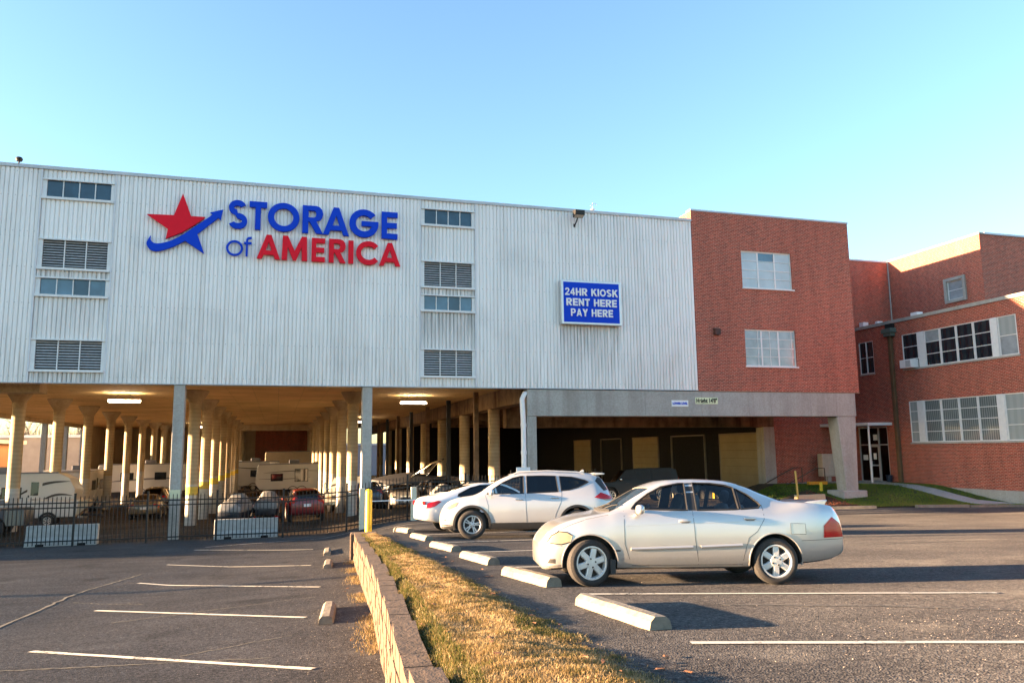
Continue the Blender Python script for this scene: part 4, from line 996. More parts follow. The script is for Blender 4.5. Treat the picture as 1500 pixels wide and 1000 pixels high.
MB().box(.008, .018, -.12, .12, 1.35, 1.72).build('notice', M['white'], DR); MB().box(.008, .018, .6, 1.0, 1.3, 1.62).build('notice', M['white'], DR); MB().box(.008, .018, -.3, .05, 2.5, 2.85).build('notice', M['white'], DR)
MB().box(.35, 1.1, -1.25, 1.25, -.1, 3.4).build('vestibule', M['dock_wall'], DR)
_pl = thing('flower_pot', 'small dark blue pot beside the glass entrance', 'pot', (34.75, 38.25, 1.38))
MB().lathe([(.0, 0), (.14, 0), (.19, .38), (.21, .40), (.18, .40), (.16, .34), (0, .34)], 14).build('pot', plain('dark_blue_glaze', (.02, .03, .05), .3), _pl, True)
_mb = thing('mail_cabinet', 'beige metal mailbox cabinet on a pedestal before the brick wall', 'cabinet', (32.3, 40.5, 1.25))
MB().box(-.55, .55, -.2, .25, .45, 1.80).build('case', plain('beige_metal', (.50, .43, .34), .5), _mb, bevel=.015)
for i in range(3):
    for j in range(4): MB().box(-.14+i*.23, .07+i*.23, -.212, -.199, .55+j*.3, .82+j*.3).build('mail_door', plain('beige_door', (.54, .47, .38), .5) if (i+j) == 0 else bpy.data.materials['beige_door'], _mb)
MB().box(-.12, .12, -.08, .12, -.1, .45).build('pedestal', M['conc'], _mb)
# steps with rails
ST = thing('entry_steps', 'concrete steps with dark handrails up to the brick wing', 'steps', (29.2, 39.6, .3))
for i in range(6): MB().box(-1.6+i*.36, -1.24+i*.36, -1.0, 1.2, -.3, .16+i*.15).build('step', M['conc'], ST)
MB().box(.565, 3.2, -1.0, 1.55, -.3, 1.06).build('landing', M['conc'], ST)
for y in (-.95, 1.1): MB().tube([(-1.5, y, .1), (-1.5, y, .95), (.75, y, 1.95), (1.35, y, 1.95), (1.35, y, 1.0)], .035, 7).build('handrail', plain('rail_paint', (.10, .07, .05), .6) if y < 0 else bpy.data.materials['rail_paint'], ST, True)
tag(MB().box(-.62, .62, -.12, .12, -.2, .2).build('painted_beam', plain('orange_yellow', (.62, .30, .02), .55, var=.2), None, bevel=.02, loc=(29.65, 38.2, 1.33)), 'low orange-yellow painted beam beside the entry steps', 'beam')
tag(MB().cyl((0, 0, -.3), (.0, 0, .70), .085, n=14).lathe([(.085, .70), (.06, .75), (0, .77)], 14).build('bollard', M['yellow'], None, True, loc=(28.1, 35.9, .84)), 'short yellow bollard on the lawn beside the right concrete column', 'bollard')
tag(MB().box(-.035, .035, -.035, .035, -.2, 1.5).build('marker_stake', plain('ochre_stake', (.55, .38, .10), .7), None, loc=(25.2, 34.0, .8), rot=(0, R(-3), 0)), 'thin ochre marker stake in the mulch bed', 'stake')
tag(MB().box(-.9, .9, -.12, .12, -.2, .22).build('landscape_timber', plain('pale_timber', (.55, .42, .26), .8), None, bevel=.015, loc=(26.2, 34.4, .86), rot=(0, 0, R(4))), 'pale timber edging the mulch bed', 'timber')

# ================================================================ fence, barriers, posts before the columns
def fence(x0, x1, y, label, spacing=2.45):
    F = thing('picket_fence', label, 'fence', ((x0+x1)/2, y, g((x0+x1)/2, y)))
    o = Vector(F.location); k = max(1, round((x1-x0)/spacing)); w = (x1-x0)/k
    pk = MB().box(-.014, .014, -.014, .014, .06, 1.80).add([(-.014, -.014, 1.8), (.014, -.014, 1.8), (.014, .014, 1.8), (-.014, .014, 1.8), (0, 0, 1.86)], [(0, 1, 4), (1, 2, 4), (2, 3, 4), (3, 0, 4)]).mesh('picket', M['black_metal'])
    ps = MB().box(-.036, .036, -.036, .036, -.25, 1.92).box(-.042, .042, -.042, .042, 1.92, 1.95).mesh('post', M['black_metal'])
    def gz(x): return float(np.mean(G(np.linspace(x-1.2, x+1.2, 5), y)))
    for i in range(k+1): x = x0+i*w; link('post', ps, F, Vector((x, y, gz(x)))-o)
    for i in range(k):
        a, b = x0+i*w+.04, x0+(i+1)*w-.04; za, zb = gz(a), gz(b)
        for h in (.20, 1.42, 1.60):
            MB().add([(a, y-.018, za+h-.024), (a, y+.018, za+h-.024), (a, y+.018, za+h+.024), (a, y-.018, za+h+.024), (b, y-.018, zb+h-.024), (b, y+.018, zb+h-.024), (b, y+.018, zb+h+.024), (b, y-.018, zb+h+.024)],
                     [(0, 1, 2, 3), (7, 6, 5, 4), (0, 4, 5, 1), (1, 5, 6, 2), (2, 6, 7, 3), (3, 7, 4, 0)]).build('rail', M['black_metal'], F).location = -o
        n = round((b-a)/.14)
        for j in range(1, n): x = lerp(a, b, j/n); link('picket', pk, F, Vector((x, y, gz(x)))-o)
    return F
fence(-12.3, 10.4, 33.4, 'black steel picket fence along the front of the open ground floor')
fence(12.4, 17.4, 41.6, 'distant black picket fence in the dark bay behind the white SUV')
M['barrier'] = plain('whitewashed_barrier', (.50, .49, .45), .9, var=.3, sc=4, bump=.3)
def barrier(x, y, rz, label):
    t = thing('concrete_barrier', label, 'barrier', (x, y, g(x, y)), rz, 'concrete barriers behind the fence')
    MB().prism([(-.30, 0), (.30, 0), (.26, .14), (.15, .32), (.11, .76), (-.11, .76), (-.15, .32), (-.26, .14)], 'x', -1.22, 1.22).build('body', M['barrier'], t, bevel=.015)
    for s in (-.7, .7): MB().box(s-.14, s+.14, -.302, .302, -.001, .09).build('drain_slot', M['dark'], t)
barrier(-7.72, 33.95, R(.5), 'whitewashed concrete barrier behind the fence at the far left')
barrier(-1.10, 34.0, R(1.5), 'weathered white concrete barrier behind the fence near the covered jet skis')
_bo = thing('yellow_bollard', 'tall yellow pipe bollard at the far end of the block wall', 'bollard', (2.75, 24.6, g(3.2, 24.6)-.12))
MB().lathe([(.105, -.3), (.105, 1.52), (.09, 1.57), (.05, 1.60), (0, 1.61)], 16).build('pipe', M['yellow'], _bo, True, 50)
M['cream'] = plain('cream_paint', (.62, .60, .46), .6, var=.12, obj=False)
GT = thing('post_and_rail', 'two cream posts carrying a thin white rail before the fence', 'barrier', (4.5, 33.0, .5))
for x in (3.42, 5.55, 8.6): MB().box(x-.11-4.5, x+.11-4.5, -.11, .11, -.35, 1.52 if x < 8 else 1.0).build('post', M['cream'], GT, bevel=.012)
MB().box(-.97, 4.2, -.13, -.112, .98, 1.02).build('rail', M['white'], GT)
tag(MB().box(-.32, .32, -.01, .01, -.13, .13).build('notice_board', M['white'], None, loc=(10.5, 33.33, 2.62)), 'small white notice at the foot of the downpipe', 'sign')
_cs = tag(MB().box(-.21, .21, -.012, .0, -.17, .17).build('column_notice', plain('pale_yellow', (.68, .64, .40), .6), None, loc=(-3.9, FY-.03, 1.92)), 'small pale yellow notice on the square column behind the left barrier', 'sign')
tag(MB().box(-.22, .22, -.02, .0, -.30, .30).build('pole_notice', M['yellow'], None, loc=(24.9, 39.5, 1.6)), 'small yellow notice on a guard post by the dock doors', 'sign') if False else None

# ================================================================ what stands beyond, at the left
M['stucco'] = plain('beige_stucco', (.44, .37, .30), .9, var=.15, sc=1, obj=False); M['redp'] = plain('red_door_paint', (.36, .018, .03), .5)
NB = thing('beige_building', 'low beige building with red doors and a white roof edge, seen between the left columns', 'building', (-38, 112, -.6))
MB().box(-42, 25, 0, 14, -.5, 6.4).build('wall', M['stucco'], NB); MB().box(-42.2, 25.2, -.2, 14.2, 6.4, 6.75).build('roof_edge', M['white'], NB)
for x in (14.0, 17.2): MB().box(x, x+2.9, -.08, -.002, 1.6, 4.1).build('red_door', M['redp'], NB)
MB().tube([(20.0, -.02, 5.0), (20.0, -.7, 5.2), (19.6, -1.1, 5.0)], .09, 6).build('wall_lamp', M['white'], NB)
BB = thing('brown_building', 'orange-brown shopfront with a cream sign at the left edge', 'building', (-32.3, 82, -.3))
MB().box(-9, 7.4, 0, 9, -.4, 5.0).build('wall', plain('orange_brown', (.36, .15, .05), .8, obj=False), BB); MB().box(-9.2, 7.7, -.3, 9.2, 5.0, 5.35).build('roof_edge', M['stucco'], BB)
_sb = MB().box(5.0, 7.05, -.10, -.02, 1.5, 4.1).build('sign_board', plain('cream_sign', (.72, .62, .42), .6), BB)
for i, s_ in enumerate(('ARE', 'CO')): text('lettering', s_, .72, BB.children[0].data.materials[0], _sb, (6.25, -.115, 3.55-i*.75), bold=.015)
LW = thing('shadow_shed', 'low plain shed added left of the frame to shadow the drive', 'building', (-33, 49, -.4), R(-8))  # unseen block, added and sized to shadow the drive and column feet
MB().box(-4, 4, -16.0, 22, -.5, 3.9).build('wall', M['stucco'], LW); MB().box(-4.2, 4.2, -16.2, 22.2, 3.9, 4.1).build('roof_edge', M['flash'], LW)
# bare winter trees
M['bark'] = plain('grey_bark', (.17, .125, .09), .9, var=.3, sc=3)
def bare_tree(x, y, h, seed, label):
    r = random.Random(seed); t = thing('bare_tree', label, 'tree', (x, y, -.6), r.uniform(0, 6), 'bare trees behind the beige building')
    tr, cr = MB(), MB()
    def grow(p, d, L, rad, lev):
        q = p+d*L*.5+Vector((r.uniform(-.06, .06), r.uniform(-.06, .06), 0))*L; e = q+(d+Vector((r.uniform(-.25, .25), r.uniform(-.25, .25), r.uniform(0, .2)))).normalized()*L*.5
        (tr if lev < 2 else cr).tube([p, q, e], [rad, rad*.82, rad*.6], 5 if lev < 2 else 3)
        if lev >= 5: return
        for _ in range(3 if lev < 4 else 3):
            nd = (d+Vector((r.gauss(0, .62), r.gauss(0, .62), r.uniform(-.1, .35)))).normalized()
            grow(lerp(q, e, r.uniform(.3, 1)), nd, L*r.uniform(.55, .78), max(rad*.52, .012), lev+1)
    grow(Vector((0, 0, -.3)), Vector((0, 0, 1)), h*.36, h*.022, 0)
    tr.build('trunk', M['bark'], t, True); cr.build('crown', M['bark'], t)
for i, (x, y, h) in enumerate(((-66, 140, 15), (-58, 136, 12), (-51, 142, 14), (-44, 137, 12.5), (-38, 141, 14.5), (-31, 138, 12), (-25, 143, 14), (-18, 139, 12))):
    bare_tree(x, y, h, 40+i, ['bare grey tree rising behind the beige building at the far left', 'bare tree behind the beige building, left of the first column', 'bare tree behind the beige building, between the first two columns', 'slender bare tree behind the beige building, behind the second column', 'bare tree behind the beige building above the red doors, left one', 'bare tree behind the beige building above the red doors, right one', 'bare tree behind the beige building, near its wall lamp', 'rightmost bare tree behind the beige building'][i])
def far_woods():
    n = 7000; X = rng.uniform(-130, 10, n); Y = rng.uniform(150, 175, n)
    o = blades('far_woods', np.stack([X, Y], 1), np.full(n, -1.0), rng.uniform(6, 13, n)*(1+.2*cloud(X, Y, .12, 2)), rng.uniform(.10, .3, n), rng.uniform(0, 1, n), blade_mat('winter_twigs', [(.10, .07, .05), (.20, .15, .11), (.26, .20, .15)]), .35)
    tag(o, 'grey-brown winter woods far beyond the beige building', 'woods', kind='stuff')
far_woods()
FB = thing('far_building', 'pale low building glimpsed through the far columns', 'building', (14, 128, -.6))
MB().box(-14, 22, 0, 10, -.5, 5.2).build('wall', plain('lilac_grey', (.36, .35, .38), .8, obj=False), FB); MB().box(-14.2, 22.2, -.2, 10.2, 5.2, 5.5).build('roof_edge', M['white'], FB)

# ================================================================ vehicles
M['black_plastic'] = plain('black_trim', (.018, .018, .019), .55, var=.2)
M['tyre'] = plain('tyre_rubber', (.030, .027, .025), .85, var=.35, sc=9, bump=.2)
M['alloy'] = plain('alloy_wheel', (.62, .60, .57), .38, .35, var=.12, sc=10)
M['brake'] = plain('brake_dust', (.05, .042, .036), .7, .3, var=.3)
M['glass'] = glass_mat('car_glass', (.84, .88, .87), 1.0, .015, 1.55)
M['glass_dark'] = glass_mat('tinted_glass', (.10, .115, .13), 1.0, .015, 1.55)
M['seat'] = plain('grey_cloth', (.16, .16, .165), .9, var=.2, sc=20); M['cabin'] = plain('cabin_lining', (.10, .097, .092), .85)
M['lamp_red'] = plain('red_lens', (.50, .003, .006), .2, var=.25, sc=14, Coat_Weight=.25)
M['lamp_clear'] = plain('clear_lens', (.34, .26, .15), .12, var=.18, sc=16, Coat_Weight=.8)
M['lamp_amber'] = plain('amber_lens', (.62, .25, .04), .15, Coat_Weight=.6)
M['chrome'] = plain('chrome', (.75, .75, .75), .12, 1.0)
def paint(name, col, metal=.0, rough=.34, flake=.05):
    n = NT(name); p = n.pos(obj=True); a = n.noise(p, 2.5, 4); d = n.noise(p, 40, 3)
    c = n.mix(n.math('MULTIPLY', a, .22), col, tuple(x*.80 for x in col))
    z = n.sep(p)[2]; low = n.ramp(z, [(.22, (1, 1, 1)), (.52, (0, 0, 0))])
    c = n.mix(n.math('MULTIPLY', low, n.math('MULTIPLY', d, .45)), c, (.22, .18, .14))      # road dust on the sills
    return n.set(c, rough, metal, Coat_Weight=.8, Coat_Roughness=.05)
def pchip(xs, ys):
    xs, ys = np.array(xs, float), np.array(ys, float); h = np.diff(xs); dl = np.diff(ys)/h; d = np.zeros(len(xs))
    for i in range(1, len(xs)-1):
        if dl[i-1]*dl[i] > 0: w1, w2 = 2*h[i]+h[i-1], h[i]+2*h[i-1]; d[i] = (w1+w2)/(w1/dl[i-1]+w2/dl[i])
    d[0], d[-1] = dl[0], dl[-1]
    def f(x):
        i = int(np.clip(np.searchsorted(xs, x)-1, 0, len(h)-1)); t = (x-xs[i])/h[i]
        t = min(max(t, 0), 1)
        return float((1+2*t)*(1-t)**2*ys[i]+t*(1-t)**2*h[i]*d[i]+t*t*(3-2*t)*ys[i+1]+t*t*(t-1)*h[i]*d[i+1])
    return f
class Body:
    """A car shell lofted from cross sections; x runs from tail (-) to nose (+), y to the car's left."""
    def __init__(s, rows):
        rows = sorted(rows); a = list(zip(*rows)); s.x0, s.x1 = a[0][0], a[0][-1]; s.f = [pchip(a[0], a[k]) for k in range(1, 6)]; s.xs = a[0]
    def sec(s, x):
        zb, zs, zt, W_, Wr = (f(x) for f in s.f); h = zs-zb; t = zt-zs
        return [(0, zb), (.80*W_, zb), (.925*W_, zb+.03), (.972*W_, zb+.10*h+.02), (.992*W_, zb+.32*h), (W_, zb+.55*h), (.992*W_, zb+.78*h), (.972*W_, zb+.92*h), (.945*W_, zs),
                (lerp(.945*W_, Wr, .36), zs+.30*t), (lerp(.945*W_, Wr, .72), zs+.60*t), (Wr, zs+.80*t), (Wr*.93, zs+.90*t), (Wr*.80, zs+.955*t), (Wr*.5, zs+.99*t), (0, zt)]
    def y(s, x, z):
        p = s.sec(x)[2:13]; zz = [q[1] for q in p]; yy = [q[0] for q in p]; return float(np.interp(z, zz, yy))
    def ztop(s, x, y):
        p = s.sec(x)[8:][::-1]; return float(np.interp(abs(y), [q[0] for q in p], [q[1] for q in p]))
    def loft(s, xs, secs, m=0):
        b = MB(); v = []; n = None
        for x, se in zip(xs, secs):
            ring = [(x, y, z) for y, z in se]+[(x, -y, z) for y, z in se[-2:0:-1]]; n = len(ring); v += ring
        f = [(i*n+j, i*n+(j+1) % n, (i+1)*n+(j+1) % n, (i+1)*n+j) for i in range(len(xs)-1) for j in range(n)]
        f += [tuple(range(n-1, -1, -1)), tuple(range((len(xs)-1)*n, len(xs)*n))]
        b.add(v, f, m); return b
    def shell(s, N=84):
        t = np.linspace(-1, 1, N); xs = s.x0+(s.x1-s.x0)*(.5+.5*np.sign(t)*(1-(1-np.abs(t))**1.35))
        xs = np.unique(np.round(np.concatenate([xs, s.xs]), 4)); xs = xs[np.concatenate([[True], np.diff(xs) > .006])]
        return s.loft(xs, [s.sec(x) for x in xs])
    def cabin(s, xa, xb, zf, inset=.05, N=30):
        xs = np.linspace(xa, xb, N); out = []
        for x in xs:
            se = s.sec(x); zt = se[-1][1]; zz = max(zf, .0); top = max(zt-inset, zz+.02)
            pts = [(0, zz), (.72*se[5][0], zz)]
            for y, z in se[5:]: pts.append((max(y-inset, 0) if y > 0 else 0, min(max(z, zz+.005), se[-1][1]-inset if y < .3 else z-inset*.8)))
            pts = [(y, min(max(z, zz+.004), top)) for y, z in pts]
            # keep the outline climbing so the solid stays sound
            q = [pts[0], pts[1]]; zl = zz
            for k, (y, z) in enumerate(pts[2:]): zl = max(z, zl+.003); q.append((y, zl))
            out.append(q)
        return s.loft(xs, out, 1)
    def patch(s, poly, side, off=.004, res=.06):
        # lay a 2D outline (x, z) on the flank
        bm = bmesh.new(); vs = [bm.verts.new((x, 0, z)) for x, z in poly]; bm.faces.new(vs)
        for ax, k in ((0, (1, 0, 0)), (2, (0, 0, 1))):
            lo, hi = min(p[ax//2] for p in poly), max(p[ax//2] for p in poly); c = lo+res
            while c < hi:
                co = (c, 0, 0) if ax == 0 else (0, 0, c); bmesh.ops.bisect_plane(bm, geom=bm.verts[:]+bm.edges[:]+bm.faces[:], plane_co=co, plane_no=k); c += res
        bm.verts.index_update(); m = MB()
        m.add([(v.co.x, side*(s.y(v.co.x, v.co.z)+off), v.co.z) for v in bm.verts], [[v.index for v in f.verts] for f in bm.faces]); bm.free(); return m
    def line(s, pts, side, off=.001, step=.05):
        out = []
        for a, b in zip(pts[:-1], pts[1:]):
            k = max(1, int(math.hypot(b[0]-a[0], b[1]-a[1])/step))
            for i in range(k): x, z = lerp(a[0], b[0], i/k), lerp(a[1], b[1], i/k); out.append((x, side*(s.y(x, z)+off), z))
        x, z = pts[-1]; out.append((x, side*(s.y(x, z)+off), z)); return out
def boolean(o, cut):
    me = cut.mesh('cutter', [M['cabin'], M['cabin']]); me.polygons.foreach_set('material_index', [1]*len(me.polygons))
    c = link('cutter', me); c.matrix_world = o.matrix_world.copy() if False else Matrix()
    md = o.modifiers.new('b', 'BOOLEAN'); md.operation = 'DIFFERENCE'; md.solver = 'EXACT'; md.object = c
    dg = bpy.context.evaluated_depsgraph_get(); dg.update(); new = bpy.data.meshes.new_from_object(o.evaluated_get(dg)); o.modifiers.clear()
    old = o.data; o.data = new; bpy.data.meshes.remove(old); bpy.data.objects.remove(c)
def wheel_meshes(key, Rr, rim, width, style):
    w2 = width/2; H = Rr-rim
    ty = MB().lathe([(rim-.012, -w2*.86), (rim+.01, -w2*.98), (rim+H*.45, -w2*1.06), (Rr-.035, -w2*.98), (Rr-.008, -w2*.80), (Rr, -w2*.45), (Rr, w2*.45), (Rr-.008, w2*.80), (Rr-.035, w2*.98), (rim+H*.45, w2*1.06), (rim+.01, w2*.98), (rim-.012, w2*.86), (rim-.03, w2*.3), (rim-.03, -w2*.3)], 40, 'y', closed=True)
    rm = MB().lathe([(rim-.018, -w2*.84), (rim+.004, -w2*.93), (rim+.006, -w2*.99), (rim-.010, -w2*1.0), (rim-.018, -w2*.92), (rim-.030, -w2*.5), (rim-.03, 0)], 40, 'y', caps=False)
    def spoke(a, r0, r1, wa, wb, y0, y1, th):
        ca, sa = math.cos(a), math.sin(a); v = []
        for r, w, y in ((r0, wa, y0), ((r0+r1)/2, (wa+wb)/2*.94, (y0+y1)/2-.006), (r1, wb, y1)):
            for sgn, dy in ((-1, .008), (-.72, 0), (.72, 0), (1, .008), (1, th), (-1, th)):
                px, pz = r, sgn*w/2; v.append((ca*px-sa*pz, y+dy, sa*px+ca*pz))
        f = []
        for k in range(2): f += [(k*6+j, k*6+(j+1) % 6, (k+1)*6+(j+1) % 6, (k+1)*6+j) for j in range(6)]
        rm.add(v, f+[(5, 4, 3, 2, 1, 0), (12, 13, 14, 15, 16, 17)])
    yf = -w2*.86
    if style == 'six':
        for i in range(6): spoke(2*math.pi*i/6+math.pi/2, .03, rim-.014, .088, .082, yf+.002, yf+.006, .05)
        rm.lathe([(0, yf-.006), (.075, yf-.004), (.088, yf+.012), (.09, yf+.05)], 24, 'y', caps=False)
    elif style == 'ten':
        for i in range(5):
            for d in (-.17, .17): spoke(2*math.pi*i/5+math.pi/2+d, .04, rim-.012, .038, .034, yf+.012, yf+.002, .045)
        rm.lathe([(0, yf-.002), (.045, yf), (.075, yf+.012), (.08, yf+.05)], 24, 'y', caps=False)
    else:
        for i in range(7): spoke(2*math.pi*i/7, .03, rim-.012, .06, .05, yf+.006, yf+.006, .04)
        rm.lathe([(0, yf), (.06, yf+.002), (.07, yf+.03)], 18, 'y', caps=False)
    hub = MB().lathe([(0, yf+.055), (rim-.03, yf+.06), (rim-.03, w2*.6), (0, w2*.6)], 24, 'y')
    lug = MB()
    for i in range(4 if style == 'six' else 5):
        a = 2*math.pi*i/(4 if style == 'six' else 5)+.5; r = .056; lug.cyl((r*math.cos(a), yf-.009, r*math.sin(a)), (r*math.cos(a), yf+.01, r*math.sin(a)), .012, n=8)
    return (ty.mesh(key+'_tyre', M['tyre'], True, 40), rm.mesh(key+'_rim', M['alloy'], True, 30), hub.mesh(key+'_hub', M['brake'], True), lug.mesh(key+'_lugs', M['brake']))
def put_wheel(root, meshes, x, y, z, side, steer=0, spin=0):
    h = link('wheel', meshes[2], root, (x, y, z), (0, spin, (0 if side < 0 else math.pi)+steer)); h.rotation_mode = 'XYZ'
    link('tyre', meshes[0], h); link('rim', meshes[1], h); link('lug_nuts', meshes[3], h); return h
def ellipsoid(cx, cy, cz, rx, ry, rz, nu=14, nv=8, e=.75):
    b = MB(); v = []
    def p(c, k): return math.copysign(abs(c)**k, c)
    for j in range(nv+1):
        ph = -math.pi/2+math.pi*j/nv
        for i in range(nu):
            th = 2*math.pi*i/nu; v.append((cx+rx*p(math.cos(ph), e)*p(math.cos(th), e), cy+ry*p(math.cos(ph), e)*p(math.sin(th), e), cz+rz*p(math.sin(ph), e)))
    return b.add(v, [(j*nu+i, j*nu+(i+1) % nu, (j+1)*nu+(i+1) % nu, (j+1)*nu+i) for j in range(nv) for i in range(nu)])
def seat(root, x, y, z, w=.46, name='seat'):
    s = ellipsoid(x, y, z, .26, w/2, .09).build(name, M['seat'], root, True)
    o = ellipsoid(0, 0, 0, .09, w/2, .32).build('backrest', M['seat'], s, True, loc=(x-.26, y, z+.30), rot=(0, R(-14), 0))
    ellipsoid(0, 0, 0, .055, .13, .095).build('headrest', M['seat'], s, True, loc=(x-.36, y, z+.70), rot=(0, R(-14), 0))
def shell_car(root, B, pm, windows, ws, bl, cab, arches, hollow=True, glass='glass', seals=True):
    body = B.shell().build('body', [pm, M['cabin']], None, True, 32)
    if hollow:
        boolean(body, B.cabin(*cab))
        cut = MB()
        for w in windows: cut.prism(w, 'y', -1.3, 1.3, 1)
        boolean(body, cut); cut = MB()
        for (xa, xb, k) in (ws, bl):
            hw = lambda x: (B.sec(x)[12][0])*k
            xs = np.linspace(xa, xb, 8); poly = [(x, hw(x)) for x in xs]+[(x, -hw(x)) for x in xs[::-1]]
            cut.prism(poly, 'z', cab[2]+.35, 2.4, 1)
        boolean(body, cut)
    cw = MB()
    for x, z, r in arches:
        for sd in (-1, 1): cw.cyl((x, sd*(B.f[3](x)-.30), z), (x, sd*1.4, z), r, n=40, m=1)
    boolean(body, cw)
    for p in body.data.polygons: p.use_smooth = True
    body.data.set_sharp_from_angle(angle=R(30)); body.parent = root
    for w in windows:
        for sd in (-1, 1):
            o = B.patch(w, sd, -.014 if hollow else .003, .12).build('side_window', M[glass], root, True)
            if seals: MB().tube(B.line(w+[w[0]], sd, .000, .08), .012, 5).build('window_seal', M['black_plastic'], o)
    for nm, (xa, xb, k) in (('windscreen', ws), ('rear_window', bl)):
        m = MB(); v = []; nx, ny = 10, 12
        for i in range(nx+1):
            x = lerp(xa, xb, i/nx)
            for j in range(ny+1):
                y = lerp(-1, 1, j/ny)*B.sec(x)[12][0]*k; v.append((x, y, B.ztop(x, y)+(-.012 if hollow else .004)))
        m.add(v, [(i*(ny+1)+j, i*(ny+1)+j+1, (i+1)*(ny+1)+j+1, (i+1)*(ny+1)+j) for i in range(nx) for j in range(ny)]).build(nm, M[glass if nm == 'windscreen' or glass != 'glass' else 'glass'], root, True)
    return body
def place_car(root, x, y, rz, zoff=0):
    sx = (g(x+1.2, y)-g(x-1.2, y))/2.4; sy = (g(x, y+.7)-g(x, y-.7))/1.4
    q = Vector((0, 0, 1)).rotation_difference(Vector((-sx, -sy, 1)).normalized())
    root.rotation_mode = 'QUATERNION'; root.rotation_quaternion = q @ Euler((0, 0, rz)).to_quaternion()
    root.location = (x, y, g(x, y)+zoff)
